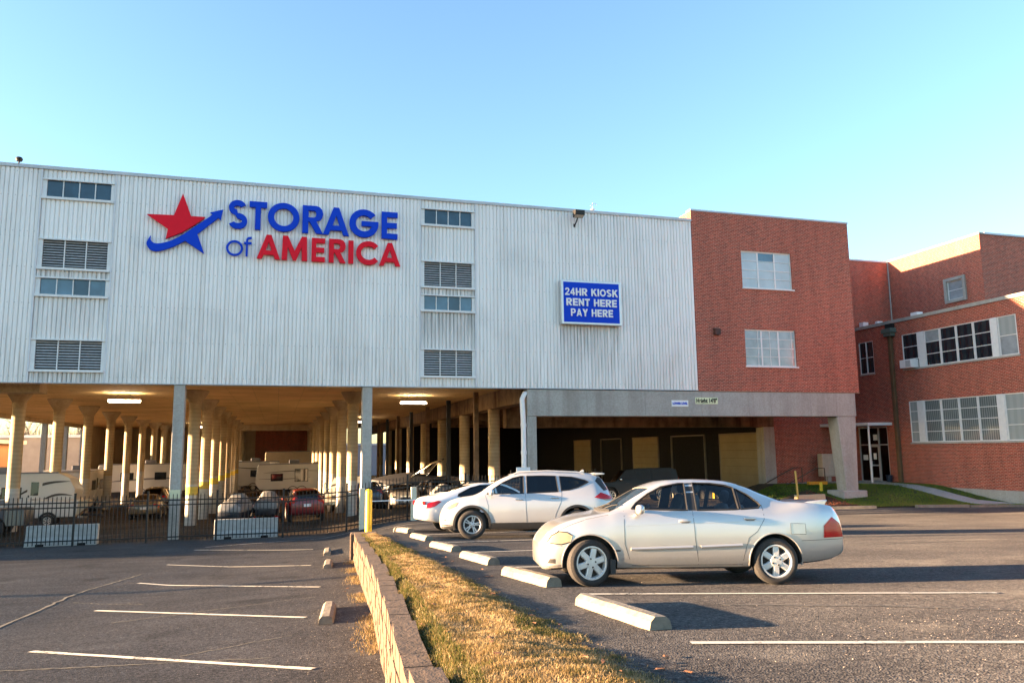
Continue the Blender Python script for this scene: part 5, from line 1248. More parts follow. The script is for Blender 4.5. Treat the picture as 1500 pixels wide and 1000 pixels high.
# ---------------------------------------------------------------- silver sedan
def silver_sedan(x, y, rz):
    root = thing('silver_sedan', 'silver four-door sedan with rear spoiler and six-spoke wheels', 'car')
    # x, bottom, shoulder, top, half width, half roof width
    B = Body([(-2.33, .46, .66, .70, .50, .45), (-2.30, .40, .70, .78, .66, .55), (-2.23, .36, .88, .95, .755, .66), (-2.12, .32, .985, 1.045, .79, .70), (-1.78, .27, 1.01, 1.085, .83, .73), (-1.52, .25, .985, 1.10, .845, .69), (-1.25, .23, .955, 1.20, .852, .62), (-.95, .215, .955, 1.335, .855, .585), (-.72, .21, .955, 1.392, .855, .575), (-.35, .21, .955, 1.412, .855, .575), (.05, .21, .955, 1.398, .855, .585), (.30, .21, .955, 1.335, .855, .60),
              (.60, .21, .955, 1.175, .852, .635), (.90, .21, .95, .995, .850, .70), (1.02, .215, .918, .958, .848, .745), (1.30, .22, .872, .91, .840, .745), (1.52, .22, .815, .855, .815, .72), (1.70, .21, .735, .782, .78, .67), (1.81, .205, .645, .69, .725, .61), (1.88, .215, .575, .61, .64, .53), (1.92, .26, .52, .55, .50, .42)])
    pm = paint('silver_paint', (.58, .565, .54), .62, .31)
    fw = [(.68, 1.005), (.60, 1.085), (.42, 1.205), (.22, 1.30), (-.03, 1.345), (-.115, 1.348), (-.085, .985)]
    rw = [(-.215, .985), (-.235, 1.352), (-.50, 1.345), (-.70, 1.318), (-.80, 1.285), (-.80, .992)]
    qw = [(-.83, .995), (-.83, 1.27), (-.98, 1.19), (-1.10, 1.085), (-1.125, 1.045), (-1.08, 1.01)]
    WB = 1.2675; RW = .308
    HLP = [(1.84, .565), (1.775, .66), (1.68, .715), (1.57, .705), (1.50, .665), (1.525, .58), (1.65, .548)]
    body = shell_car(root, B, pm, [fw, rw, qw], (.38, .93, .93), (-1.50, -.90, .93), (-1.45, .95, .52), [(WB, .305, .372), (-WB, .305, .372)])
    for sd in (-1, 1):
        for pts in ([(.79, .98), (.80, .80), (.80, .55), (.74, .36), (.70, .27)], [(-.15, .975), (-.16, .6), (-.20, .27)], [(-1.14, 1.05), (-1.13, .86), (-1.02, .70), (-.90, .62), (-.84, .45), (-.80, .27)], [(.70, .27), (-.80, .27)], [(.86, .80), (-1.10, .845)] if False else [(1.50, .665), (1.56, .63)]):
            MB().tube(B.line(pts, sd, -.0005), .0035, 4).build('door_seam', M['black_plastic'], body)
        MB().tube(B.line([(.93, .775), (.2, .80), (-.6, .82), (-1.1, .84)], sd, -.002), .004, 4).build('crease', pm, body)
        for a, b, z0 in ((.72, -.12, .485), (-.23, -.80, .505)):
            m = MB(); P = B.line([(a, z0), (b, z0+.02)], sd, .008); m.tube(P, .022, 8); m.build('side_moulding', pm, root, True)
        for hx, hz in ((-.03, .845), (-.93, .872)):
            h = ellipsoid(hx, sd*(B.y(hx, hz)+.012), hz, .085, .016, .022).build('door_handle', pm, root, True); B.patch([(hx-.06, hz-.028), (hx+.05, hz-.028), (hx+.05, hz+.0), (hx-.06, hz+.0)], sd, .003).build('recess', M['black_plastic'], h)
        mr = ellipsoid(.60, sd*.935, 1.00, .055, .10, .065).build('wing_mirror', pm, root, True); MB().box(.555, .562, sd*.935-.07, sd*.935+.07, .965, 1.04).build('mirror_glass', M['chrome'], mr); MB().cyl((.62, sd*.80, .985), (.60, sd*.88, .99), .022, n=6).build('mirror_arm', M['black_plastic'], mr)
        B.patch(HLP, sd, .003, .03).build('headlight', M['lamp_clear'], root, True)
        B.patch([(-2.265, .62), (-2.215, .80), (-2.10, .885), (-1.97, .77), (-1.955, .61)], sd, .008, .03).build('tail_light', M['lamp_red'], root, True)
        if sd == 1: B.patch([(-1.70, .66), (-1.70, .80), (-1.49, .805), (-1.49, .665)], sd, .0015, .05).build('fuel_flap', pm, root, True); MB().tube(B.line([(-1.70, .66), (-1.70, .80), (-1.49, .805), (-1.49, .665), (-1.70, .66)], sd, .001), .003, 4).build('flap_gap', M['black_plastic'], root)
        MB().tube(B.line([(-1.63, .575), (-2.28, .595)], sd, .0), .004, 4).build('bumper_seam', M['black_plastic'], body)
        MB().tube(B.line([(1.635, .53), (1.90, .54)], sd, .0), .004, 4).build('bumper_seam', M['black_plastic'], body)
        B.patch([(.86, .455), (.86, .475), (.95, .475), (.95, .455)], sd, .004).build('badge', M['black_plastic'], root)
        MB().box(.93, 1.0, sd*.80-.05, sd*.80+.04, .16, .35).build('mud_flap', M['black_plastic'], root)
        B.patch([(-.098, .982), (-.128, 1.352), (-.225, 1.354), (-.205, .982)], sd, .002, .1).build('pillar_trim', M['black_plastic'], root, True); B.patch([(-.80, .99), (-.80, 1.285), (-.83, 1.272), (-.83, .994)], sd, .002, .1).build('pillar_trim', M['black_plastic'], root, True)
        MB().tube(B.line(HLP+[HLP[0]], sd, .004, .03), .0075, 5).build('lamp_gasket', M['black_plastic'], root)
        MB().tube(B.line([(1.00, .93), (1.30, .875), (1.52, .80), (1.69, .72)], sd, -.001), .0035, 4).build('bonnet_gap', M['black_plastic'], body)
        B.patch([(1.835, .30), (1.80, .36), (1.73, .36), (1.73, .30)], sd, .004, .03).build('fog_recess', M['black_plastic'], root)
        # arch lip
        for cx in (WB, -WB):
            P = [(cx+  .372*math.cos(R(a)), .305+  .372*math.sin(R(a))) for a in range(-8, 189, 7)]
            MB().tube([(px, sd*(B.y(px, max(pz, .24))+.001), pz) for px, pz in P], .010, 5).build('arch_lip', pm, body, True)
    sp = MB()                                                     # spoiler
    prof = [(-1.76, 1.070), (-1.90, 1.096), (-2.06, 1.112), (-2.14, 1.114), (-2.145, 1.095), (-2.05, 1.040), (-1.78, 1.050)]
    sp.prism(prof, 'y', -.60, .60)
    spo = sp.build('spoiler', pm, root, True, 40, bevel=.008)
    for sd in (-1, 1): MB().prism([(-1.80, 1.02), (-2.06, .98), (-2.14, 1.112), (-1.78, 1.07)], 'y', sd*.59-.025, sd*.59+.025).build('spoiler_foot', pm, spo, True, bevel=.01)
    MB().tube([(-1.48, -.55, 1.115), (-1.52, 0, 1.128), (-1.48, .55, 1.115)], .012, 5).build('rear_window_seal', M['black_plastic'], root)
    MB().tube([(.945, -.62, .985), (.985, 0, .99), (.945, .62, .985)], .02, 5).build('cowl', M['black_plastic'], root)
    for y0 in (.15, -.42): MB().tube([(.95, y0, 1.0), (.86, y0+.25, 1.05), (.84, y0+.5, 1.06)], .010, 5).build('wiper', M['black_plastic'], root)
    MB().tube([(-2.315, -.42, .50), (-2.34, 0, .50), (-2.315, .42, .50)], .03, 6).build('bumper_strip', pm, root, True)
    wm = wheel_meshes('sedan', RW, .213, .185, 'six')
    for xx, st in ((WB, R(13)), (-WB, 0)):
        for sd in (-1, 1): put_wheel(root, wm, xx, sd*.745, RW, sd, st, .25 if xx > 0 else .05)
    for yy in (-.36, .36): seat(root, .02, yy, .60)
    seat(root, -.62, -.33, .46, .6, 'rear_seat'); seat(root, -.62, .33, .46, .6, 'rear_seat')
    MB().box(.50, .90, -.68, .68, .70, .93).build('dashboard', M['cabin'], root, bevel=.05)
    MB().lathe([(.17, -.012), (.185, 0), (.17, .012), (.155, 0)], 20, 'x', closed=True).build('steering_wheel', M['cabin'], root, loc=(.42, .36, .90), rot=(0, R(-25), 0))
    ellipsoid(.36, 0, 1.27, .015, .12, .035).build('interior_mirror', M['cabin'], root)
    place_car(root, x, y, rz); root.scale = (.962,)*3; return root
# ---------------------------------------------------------------- white crossover
def white_suv(x, y, rz):
    root = thing('white_suv', 'pearl white SUV with black wheel arches parked behind the silver sedan', 'car')
    B = Body([(-2.38, .52, .80, .86, .52, .46), (-2.35, .44, .88, .96, .70, .56), (-2.27, .38, .98, 1.15, .80, .60), (-2.14, .33, 1.06, 1.40, .855, .585), (-1.98, .30, 1.09, 1.60, .885, .585), (-1.80, .28, 1.11, 1.655, .90, .60), (-1.3, .25, 1.11, 1.69, .91, .625), (-.6, .24, 1.10, 1.715, .915, .635), (-.1, .24, 1.09, 1.715, .915, .64), (.30, .24, 1.075, 1.66, .915, .645), (.60, .24, 1.065, 1.545, .912, .66), (.90, .24, 1.06, 1.36, .908, .695),
              (1.18, .24, 1.05, 1.155, .905, .74), (1.32, .24, 1.015, 1.10, .90, .755), (1.60, .24, .97, 1.055, .885, .745), (1.86, .24, .90, .99, .85, .70), (2.02, .24, .82, .90, .79, .64), (2.12, .25, .68, .78, .70, .56), (2.18, .30, .56, .64, .57, .48), (2.20, .38, .52, .56, .44, .38)])
    pm = paint('pearl_white', (.52, .52, .52), .4, .28)
    fw = [(.98, 1.12), (.80, 1.26), (.55, 1.42), (.30, 1.53), (.10, 1.575), (.02, 1.58), (.02, 1.135)]
    rw = [(-.06, 1.14), (-.06, 1.58), (-.50, 1.588), (-.83, 1.578), (-.88, 1.175)]
    qw = [(-.95, 1.20), (-.92, 1.572), (-1.25, 1.555), (-1.60, 1.47), (-1.69, 1.42), (-1.40, 1.28), (-1.15, 1.215)]
    WB = 1.353; RW = .362
    body = shell_car(root, B, pm, [fw, rw, qw], (.38, 1.16, .93), (-2.20, -2.0, .90), (-1.9, 1.15, .62), [(WB, .36, .435), (-WB, .36, .435)])
    for w in (rw, qw):
        for sd in (-1, 1): B.patch(w, sd, -.008, .12).build('privacy_glass', M['glass_dark'], root, True)
    for sd in (-1, 1):
        for cx in (WB, -WB):
            m = MB(); v = []; A = list(range(-16, 197, 6))
            for a in A:
                for rr, off in ((.432, -.02), (.434, .012), (.485, .014), (.492, -.004)):
                    px, pz = cx+rr*math.cos(R(a)), .36+rr*math.sin(R(a)); v.append((px, sd*(B.y(px, max(pz, .27))+off), pz))
            m.add(v, [(i*4+j, i*4+j+1, (i+1)*4+j+1, (i+1)*4+j) for i in range(len(A)-1) for j in range(3)]).build('arch_cladding', M['black_plastic'], root, True)
        B.patch([(.90, .25), (.93, .40), (-.93, .42), (-.90, .25)], sd, .012, .1).build('sill_cladding', M['black_plastic'], root, True)
        for pts in ([(1.02, 1.10), (.94, .85), (.93, .6), (.90, .42)], [(-.02, 1.13), (-.03, .8), (-.05, .42)], [(-.96, 1.2), (-.95, .95), (-.80, .62), (-.76, .43)]):
            MB().tube(B.line(pts, sd, -.0005), .004, 4).build('door_seam', M['black_plastic'], body)
        for hx, hz in ((.14, .985), (-.78, 1.03)):
            ellipsoid(hx, sd*(B.y(hx, hz)+.018), hz, .11, .018, .020).build('door_handle', M['chrome'], root, True)
        mr = ellipsoid(.86, sd*1.01, 1.17, .07, .11, .085).build('wing_mirror', pm, root, True); MB().cyl((.90, sd*.88, 1.12), (.87, sd*.97, 1.14), .03, n=6).build('mirror_arm', M['black_plastic'], mr)
        B.patch([(2.075, .73), (1.98, .815), (1.80, .90), (1.70, .925), (1.77, .82), (1.93, .74)], sd, .008, .03).build('headlight', M['lamp_clear'], root, True)
        B.patch([(2.11, .45), (2.09, .50), (2.02, .50), (2.02, .44)], sd, .006, .03).build('fog_light', M['lamp_clear'], root)
        B.patch([(2.13, .28), (2.08, .26), (1.84, .25), (1.82, .34), (2.02, .36), (2.13, .36)], sd, .006, .05).build('bumper_cladding', M['black_plastic'], root, True)
        B.patch([(-2.27, .985), (-2.24, 1.07), (-1.98, 1.155), (-1.80, 1.03), (-2.0, .985)], sd, .008, .03).build('tail_light', M['lamp_red'], root, True)
        B.patch([(-2.29, .955), (-2.27, .985), (-2.02, .985), (-2.1, .95)], sd, .010, .03).build('reverse_light', M['lamp_clear'], root, True)
        B.patch([(-2.33, .50), (-2.30, .42), (-1.80, .40), (-1.80, .46)], sd, .006, .05).build('bumper_cladding', M['black_plastic'], root, True)
        B.patch([(-2.07, 1.20), (-2.19, 1.22), (-2.02, 1.52), (-1.93, 1.55), (-1.86, 1.45)], sd, .006, .05).build('rear_pillar_glass', M['black_plastic'], root, True)
        # roof rail
        P = [(xx, sd*(B.sec(xx)[12][0]-.02), B.ztop(xx, B.sec(xx)[12][0]-.02)+zz) for xx, zz in ((.28, .01), (.15, .05), (-.6, .055), (-1.4, .05), (-1.6, .01))]
        MB().tube(P, .018, 6).build('roof_rail', M['alloy'], root, True)
    MB().prism([(-1.82, 1.665), (-2.06, 1.662), (-2.14, 1.645), (-2.12, 1.615), (-1.9, 1.60)], 'y', -.57, .57).build('roof_spoiler', pm, root, True, bevel=.01)
    MB().prism([(-1.52, 1.69), (-1.66, 1.685), (-1.655, 1.755), (-1.62, 1.76)], 'y', -.025, .025).build('antenna_fin', pm, root, bevel=.006)
    m = MB(); v = []
    for i in range(5):
        xx = lerp(-2.36, -2.30, i/4); z = lerp(.74, .95, i/4)
    MB().box(-2.405, -2.372, -.26, .26, .70, .83).build('number_plate', M['white'], root, bevel=.004)
    MB().box(-2.42, -2.10, -.62, .62, .34, .47).build('rear_bumper_step', M['black_plastic'], root, bevel=.03)
    MB().box(2.125, 2.195, -.30, .30, .52, .68).build('grille', M['black_plastic'], root, bevel=.02)
    wm = wheel_meshes('suv', RW, .222, .215, 'ten')
    for xx, st in ((WB, R(5)), (-WB, 0)):
        for sd in (-1, 1): put_wheel(root, wm, xx, sd*.795, RW, sd, st, .2 if xx > 0 else .5)
    for yy in (-.38, .38): seat(root, .15, yy, .80)
    for yy in (-.4, .4): seat(root, -.85, yy, .82, .6, 'rear_seat')
    MB().box(.70, 1.10, -.72, .72, .85, 1.08).build('dashboard', M['cabin'], root, bevel=.05)
    MB().lathe([(.17, -.012), (.185, 0), (.17, .012), (.155, 0)], 20, 'x', closed=True).build('steering_wheel', M['cabin'], root, loc=(.62, .38, 1.08), rot=(0, R(-22), 0))
    place_car(root, x, y, rz); return root
# ---------------------------------------------------------------- plainer cars standing farther off
def plain_car(name, label, kind, col, x, y, rz, metal=.2, glass='glass_dark', hollow=False, tail='lamp_red', sx=1.0):
    root = thing(name, label, 'car')
    if kind == 'sedan':
        B = Body([(-2.38, .46, .70, .76, .52, .46), (-2.34, .38, .78, .90, .72, .56), (-2.2, .34, .88, 1.03, .80, .62), (-1.85, .28, .95, 1.10, .86, .65), (-1.55, .25, .97, 1.19, .88, .63), (-1.0, .22, .98, 1.37, .895, .58), (-.4, .21, .98, 1.455, .90, .575), (.1, .21, .97, 1.44, .90, .585), (.55, .21, .965, 1.28, .90, .63), (1.0, .21, .95, 1.03, .895, .70), (1.4, .21, .88, .955, .88, .70), (1.8, .21, .79, .87, .84, .66), (2.1, .22, .68, .75, .74, .56), (2.26, .25, .56, .62, .58, .46), (2.30, .33, .50, .53, .42, .36)])
        wins = [[(.78, 1.02), (.45, 1.22), (.1, 1.355), (-.1, 1.38), (-.08, 1.01)], [(-.17, 1.01), (-.18, 1.385), (-.6, 1.37), (-.9, 1.30), (-1.3, 1.12), (-1.35, 1.05), (-1.2, 1.02)]]
        ws, bl, cab, wb, rw, aw = (.42, 1.0, .92), (-1.6, -.85, .92), (-1.5, 1.0, .55), 1.38, .325, .385
        hl = [(2.2, .60), (2.05, .73), (1.7, .80), (1.75, .68), (2.0, .60)]; tl = [(-2.31, .70), (-2.25, .86), (-1.95, .93), (-1.85, .90), (-2.05, .76)]
    else:
        B = Body([(-2.15, .50, .80, .88, .56, .50), (-2.12, .42, .90, 1.05, .74, .56), (-2.03, .36, 1.0, 1.32, .82, .58), (-1.85, .32, 1.03, 1.50, .86, .585), (-1.4, .27, 1.03, 1.565, .885, .60), (-.5, .25, 1.02, 1.60, .89, .61), (.0, .25, 1.01, 1.585, .89, .615), (.45, .25, 1.0, 1.43, .89, .65), (.95, .25, .985, 1.10, .885, .71), (1.3, .25, .94, 1.02, .88, .72), (1.75, .25, .85, .94, .85, .68), (2.0, .26, .74, .82, .77, .60), (2.15, .28, .6, .68, .62, .5), (2.2, .36, .54, .58, .46, .4)])
        wins = [[(.82, 1.06), (.45, 1.30), (.1, 1.47), (-.1, 1.49), (-.08, 1.05)], [(-.17, 1.05), (-.18, 1.495), (-.8, 1.48), (-.85, 1.07)], [(-.92, 1.08), (-.90, 1.475), (-1.4, 1.43), (-1.65, 1.28), (-1.5, 1.15)]]
        ws, bl, cab, wb, rw, aw = (.15, .95, .92), (-2.10, -1.80, .9), (-1.8, .95, .6), 1.31, .34, .40
        hl = [(2.08, .68), (1.95, .80), (1.6, .88), (1.65, .76), (1.95, .68)]; tl = [(-2.11, .84), (-2.06, 1.0), (-1.80, 1.08), (-1.70, 1.04), (-1.9, .88)]
    pm = paint(name+'_paint', col, metal)
    shell_car(root, B, pm, wins, ws, bl, cab, [(wb, rw, aw), (-wb, rw, aw)], hollow, glass)
    for sd in (-1, 1):
        B.patch(hl, sd, .008, .05).build('headlight', M['lamp_clear'], root, True); B.patch(tl, sd, .008, .05).build('tail_light', M[tail], root, True)
        for pts in ([(.85, .98), (.82, .6), (.75, .30)], [(-.12, .98), (-.14, .6), (-.16, .28)], [(-1.15, .98), (-1.0, .65), (-.85, .30)]): MB().tube(B.line(pts, sd), .004, 4).build('door_seam', M['black_plastic'], root)
        mr = ellipsoid(.72, sd*1.0, 1.08, .06, .09, .065).build('wing_mirror', pm, root, True)
        for hx in (-.02, -.95): ellipsoid(hx, sd*(B.y(hx, .92)+.014), .92, .09, .016, .02).build('door_handle', pm, root, True)
    xe = B.x0-.006
    MB().box(xe-.012, xe+.03, -.17, .17, .62 if kind == 'sedan' else .74, .76 if kind == 'sedan' else .88).build('number_plate', M['white'], root)
    xf = B.x1-.03
    MB().box(xf, xf+.05, -.30, .30, .42, .58).build('grille', M['black_plastic'], root, bevel=.01); MB().box(xf+.03, xf+.062, -.15, .15, .36, .44).build('number_plate', M['white'], root)
    for sd in (-1, 1):   # lamps as seen end on
        MB().box(xe+.03, xe+.08, sd*.62-.13, sd*.62+.13, .80 if kind == 'sedan' else .92, .92 if kind == 'sedan' else 1.06).build('rear_lamp', M[tail], root, bevel=.01)
        MB().box(xf-.14, xf-.05, sd*.56-.15, sd*.56+.15, .58, .68).build('front_lamp', M['lamp_clear'], root, bevel=.02)
    wm = wheel_meshes(name, rw, .215, .2, 'seven')
    for xx in (wb, -wb):
        for sd in (-1, 1): put_wheel(root, wm, xx, sd*.78, rw, sd)
    place_car(root, x, y, rz); return root
SEDAN = silver_sedan(5.24, 10.0, R(180-13))
SUV = white_suv(6.33, 20.2, R(180-14))
plain_car('white_sedan', 'white sedan half hidden behind the white SUV, its red tail light showing', 'sedan', (.66, .66, .655), 6.45, 23.7, R(3), .0, 'glass_dark', True)
plain_car('red_hatchback', 'dark red hatchback parked tail-out under the slab behind the fence', 'hatch', (.20, .008, .012), 1.45, 42.2, R(92), .2)
plain_car('grey_sedan', 'silver grey sedan facing out behind the cream posts, plate showing', 'sedan', (.34, .33, .31), 6.9, 45.2, R(-92), .4)
for _nm, _lab, _k, _c, _x, _y, _a in (('black_sedan', 'black sedan deep in the aisle behind the covered jet skis', 'sedan', (.012, .012, .014), -1.2, 47.5, 95), ('charcoal_hatchback', 'charcoal hatchback behind the grey sedan, under the boat tower', 'hatch', (.03, .03, .034), 8.9, 44.4, -84),
        ('blue_hatchback', 'dark blue hatchback beside the right column row, half hidden by the square column', 'hatch', (.012, .02, .06), 5.0, 46.0, 88), ('tan_sedan', 'tan sedan far along the left bay between the round columns', 'sedan', (.20, .15, .09), -7.4, 52.5, 92), ('dark_hatchback', 'dark hatchback in the left bay nearest the fence posts', 'hatch', (.02, .018, .018), -7.9, 60.5, 88)):
    plain_car(_nm, _lab, _k, _c, _x, _y, R(_a), .2)
# ---------------------------------------------------------------- old dark SUV in the bay, truck and van
def box_truck_body(name, label, cat, prof, half, col, x, y, rz, wheels, wins, glassmat='glass_dark', metal=.2, extras=None, lamp=None, roof_in=.12):
    # a tall vehicle: side outline drawn in (x, z), flanks leaning in above the belt
    root = thing(name, label, cat); pm = paint(name+'_paint', col, metal); zb = 1.0
    m = MB(); n = len(prof)
    def hw(z): return half-(max(0, z-zb)/.9)*roof_in
    v = [(px, -hw(pz), pz) for px, pz in prof]+[(px, hw(pz), pz) for px, pz in prof]
    m.add(v, [tuple(range(n)), tuple(range(2*n-1, n-1, -1))]+[(i, n+i, n+(i+1) % n, (i+1) % n) for i in range(n)])
    b = m.build('body', [pm, M['cabin']], None)
    cw = MB()
    for wx, r in wheels:
        for sd in (-1, 1): cw.cyl((wx, sd*(half-.28), r), (wx, sd*1.6, r), r*1.17, n=28, m=1)
    boolean(b, cw); b.parent = root
    bv = b.modifiers.new('bevel', 'BEVEL'); bv.width = .05; bv.segments = 3; bv.limit_method = 'ANGLE'; bv.angle_limit = R(25)
    for p in b.data.polygons: p.use_smooth = True
    b.data.set_sharp_from_angle(angle=R(50))
    for w in wins:
        for sd in (-1, 1):
            q = MB(); q.add([(px, sd*(hw(pz)+.006), pz) for px, pz in w], [tuple(range(len(w)))]); q.build('side_window', M[glassmat], root)
    wm = wheel_meshes(name, wheels[0][1], wheels[0][1]*.62, .24, 'seven')
    for wx, r in wheels:
        for sd in (-1, 1): put_wheel(root, wm, wx, sd*(half-.12), r, sd)
    if extras: extras(root, pm, half)
    place_car(root, x, y, rz); return root
def suv_bits(root, pm, half):
    for sd in (-1, 1):
        MB().box(2.40, 2.52, sd*.62-.2, sd*.62+.2, .82, 1.02).build('headlight', M['lamp_clear'], root, bevel=.02)
        MB().box(-2.53, -2.46, sd*.8-.08, sd*.8+.08, .95, 1.35).build('tail_light', M['lamp_red'], root)
        ellipsoid(.95, sd*(half+.12), 1.30, .08, .13, .11).build('wing_mirror', M['chrome'], root, True)
        for x0 in (.55, -.55): MB().box(x0-.1, x0+.1, sd*half-.015, sd*half+.02, 1.05, 1.09).build('door_handle', M['black_plastic'], root)
        MB().box(-1.0, .95, sd*half-.05, sd*half+.10, .38, .44).build('running_board', M['black_plastic'], root)
    MB().box(2.44, 2.56, -.42, .42, .80, 1.04).build('grille', M['chrome'], root, bevel=.02); MB().box(2.42, 2.66, -.9, .9, .48, .70).build('bumper', M['chrome'], root, bevel=.04)
    MB().box(2.6, 2.72, -.55, -.45, .4, 1.25).box(2.6, 2.72, .45, .55, .4, 1.25).box(2.61, 2.71, -.45, .45, 1.15, 1.23).build('brush_guard', M['chrome'], root)
box_truck_body('dark_suv', 'large dark bronze SUV facing left in the dim bay before the dock doors', 'car',
    [(2.48, .42), (2.50, .98), (2.42, 1.10), (1.25, 1.20), (.62, 1.86), (-.2, 1.93), (-2.1, 1.92), (-2.42, 1.80), (-2.52, 1.15), (-2.50, .42)], .99, (.022, .018, .014), 20.6, 43.3, R(180-14),
    [(1.55, .40), (-1.50, .40)], [[(1.10, 1.26), (.62, 1.76), (.12, 1.80), (.12, 1.26)], [(.02, 1.26), (.02, 1.80), (-.85, 1.82), (-.85, 1.26)], [(-.97, 1.27), (-.97, 1.82), (-2.05, 1.80), (-2.25, 1.30)]], 'black_plastic', extras=suv_bits)
for _m in [bpy.data.materials['dark_suv_paint']]:
    _b = _m.node_tree.nodes['Principled BSDF']; _b.inputs['Coat Weight'].default_value = .1; _b.inputs['Specular IOR Level'].default_value = .25
def pick_bits(root, pm, half):
    for sd in (-1, 1): MB().box(2.66, 2.78, sd*.65-.18, sd*.65+.18, .85, 1.08).build('headlight', M['lamp_clear'], root)
    MB().box(2.70, 2.85, -.95, .95, .45, .68).build('bumper', M['chrome'], root, bevel=.03); MB().box(-2.6, -.75, -.75, .75, 1.14, 1.16).build('bed_liner', M['black_plastic'], root)
box_truck_body('dark_pickup', 'dark pickup truck cut off by the left edge behind the fence', 'truck',
    [(2.75, .45), (2.76, 1.05), (1.4, 1.2), (.75, 1.80), (-.5, 1.82), (-.75, 1.14), (-2.72, 1.14), (-2.75, .5)], .97, (.05, .055, .07), -12.9, 38.6, R(184), [(1.75, .42), (-1.6, .42)],
    [[(1.2, 1.25), (.72, 1.70), (.3, 1.71), (.3, 1.25)], [(.2, 1.25), (.2, 1.71), (-.42, 1.70), (-.55, 1.25)]], extras=pick_bits)
def van_bits(root, pm, half):
    MB().add([(1.72, -.78, 1.30), (1.72, .78, 1.30), (1.02, .70, 2.02), (1.02, -.70, 2.02)], [(0, 1, 2, 3)]).build('windscreen', M['glass_dark'], root)
    for sd in (-1, 1):
        MB().box(2.42, 2.53, sd*.68-.16, sd*.68+.16, .82, 1.0).build('headlight', M['lamp_clear'], root, bevel=.02); MB().tube([(1.5, sd*.95, 1.4), (1.55, sd*1.2, 1.45), (1.55, sd*1.2, 1.75)], .03, 6).build('mirror_arm', M['chrome'], root); MB().box(1.5, 1.56, sd*1.2-.1, sd*1.2+.1, 1.45, 1.8).build('wing_mirror', M['black_plastic'], root)
    MB().box(2.44, 2.54, -.5, .5, .78, 1.04).build('grille', M['black_plastic'], root); MB().box(2.42, 2.62, -.95, .95, .45, .66).build('bumper', M['chrome'], root, bevel=.03); MB().box(2.62, 2.65, -.2, .2, .5, .62).build('number_plate', M['white'], root)
box_truck_body('grey_van', 'old pale grey van nosing out beside the red hatchback', 'van',
    [(2.45, .45), (2.47, 1.12), (1.75, 1.27), (1.0, 2.08), (-2.6, 2.14), (-2.7, .5)], .99, (.36, .36, .33), 4.7, 51.0, R(-112), [(1.6, .38), (-1.6, .38)], [[(1.45, 1.35), (.95, 1.95), (.35, 1.97), (.35, 1.35)]], extras=van_bits)
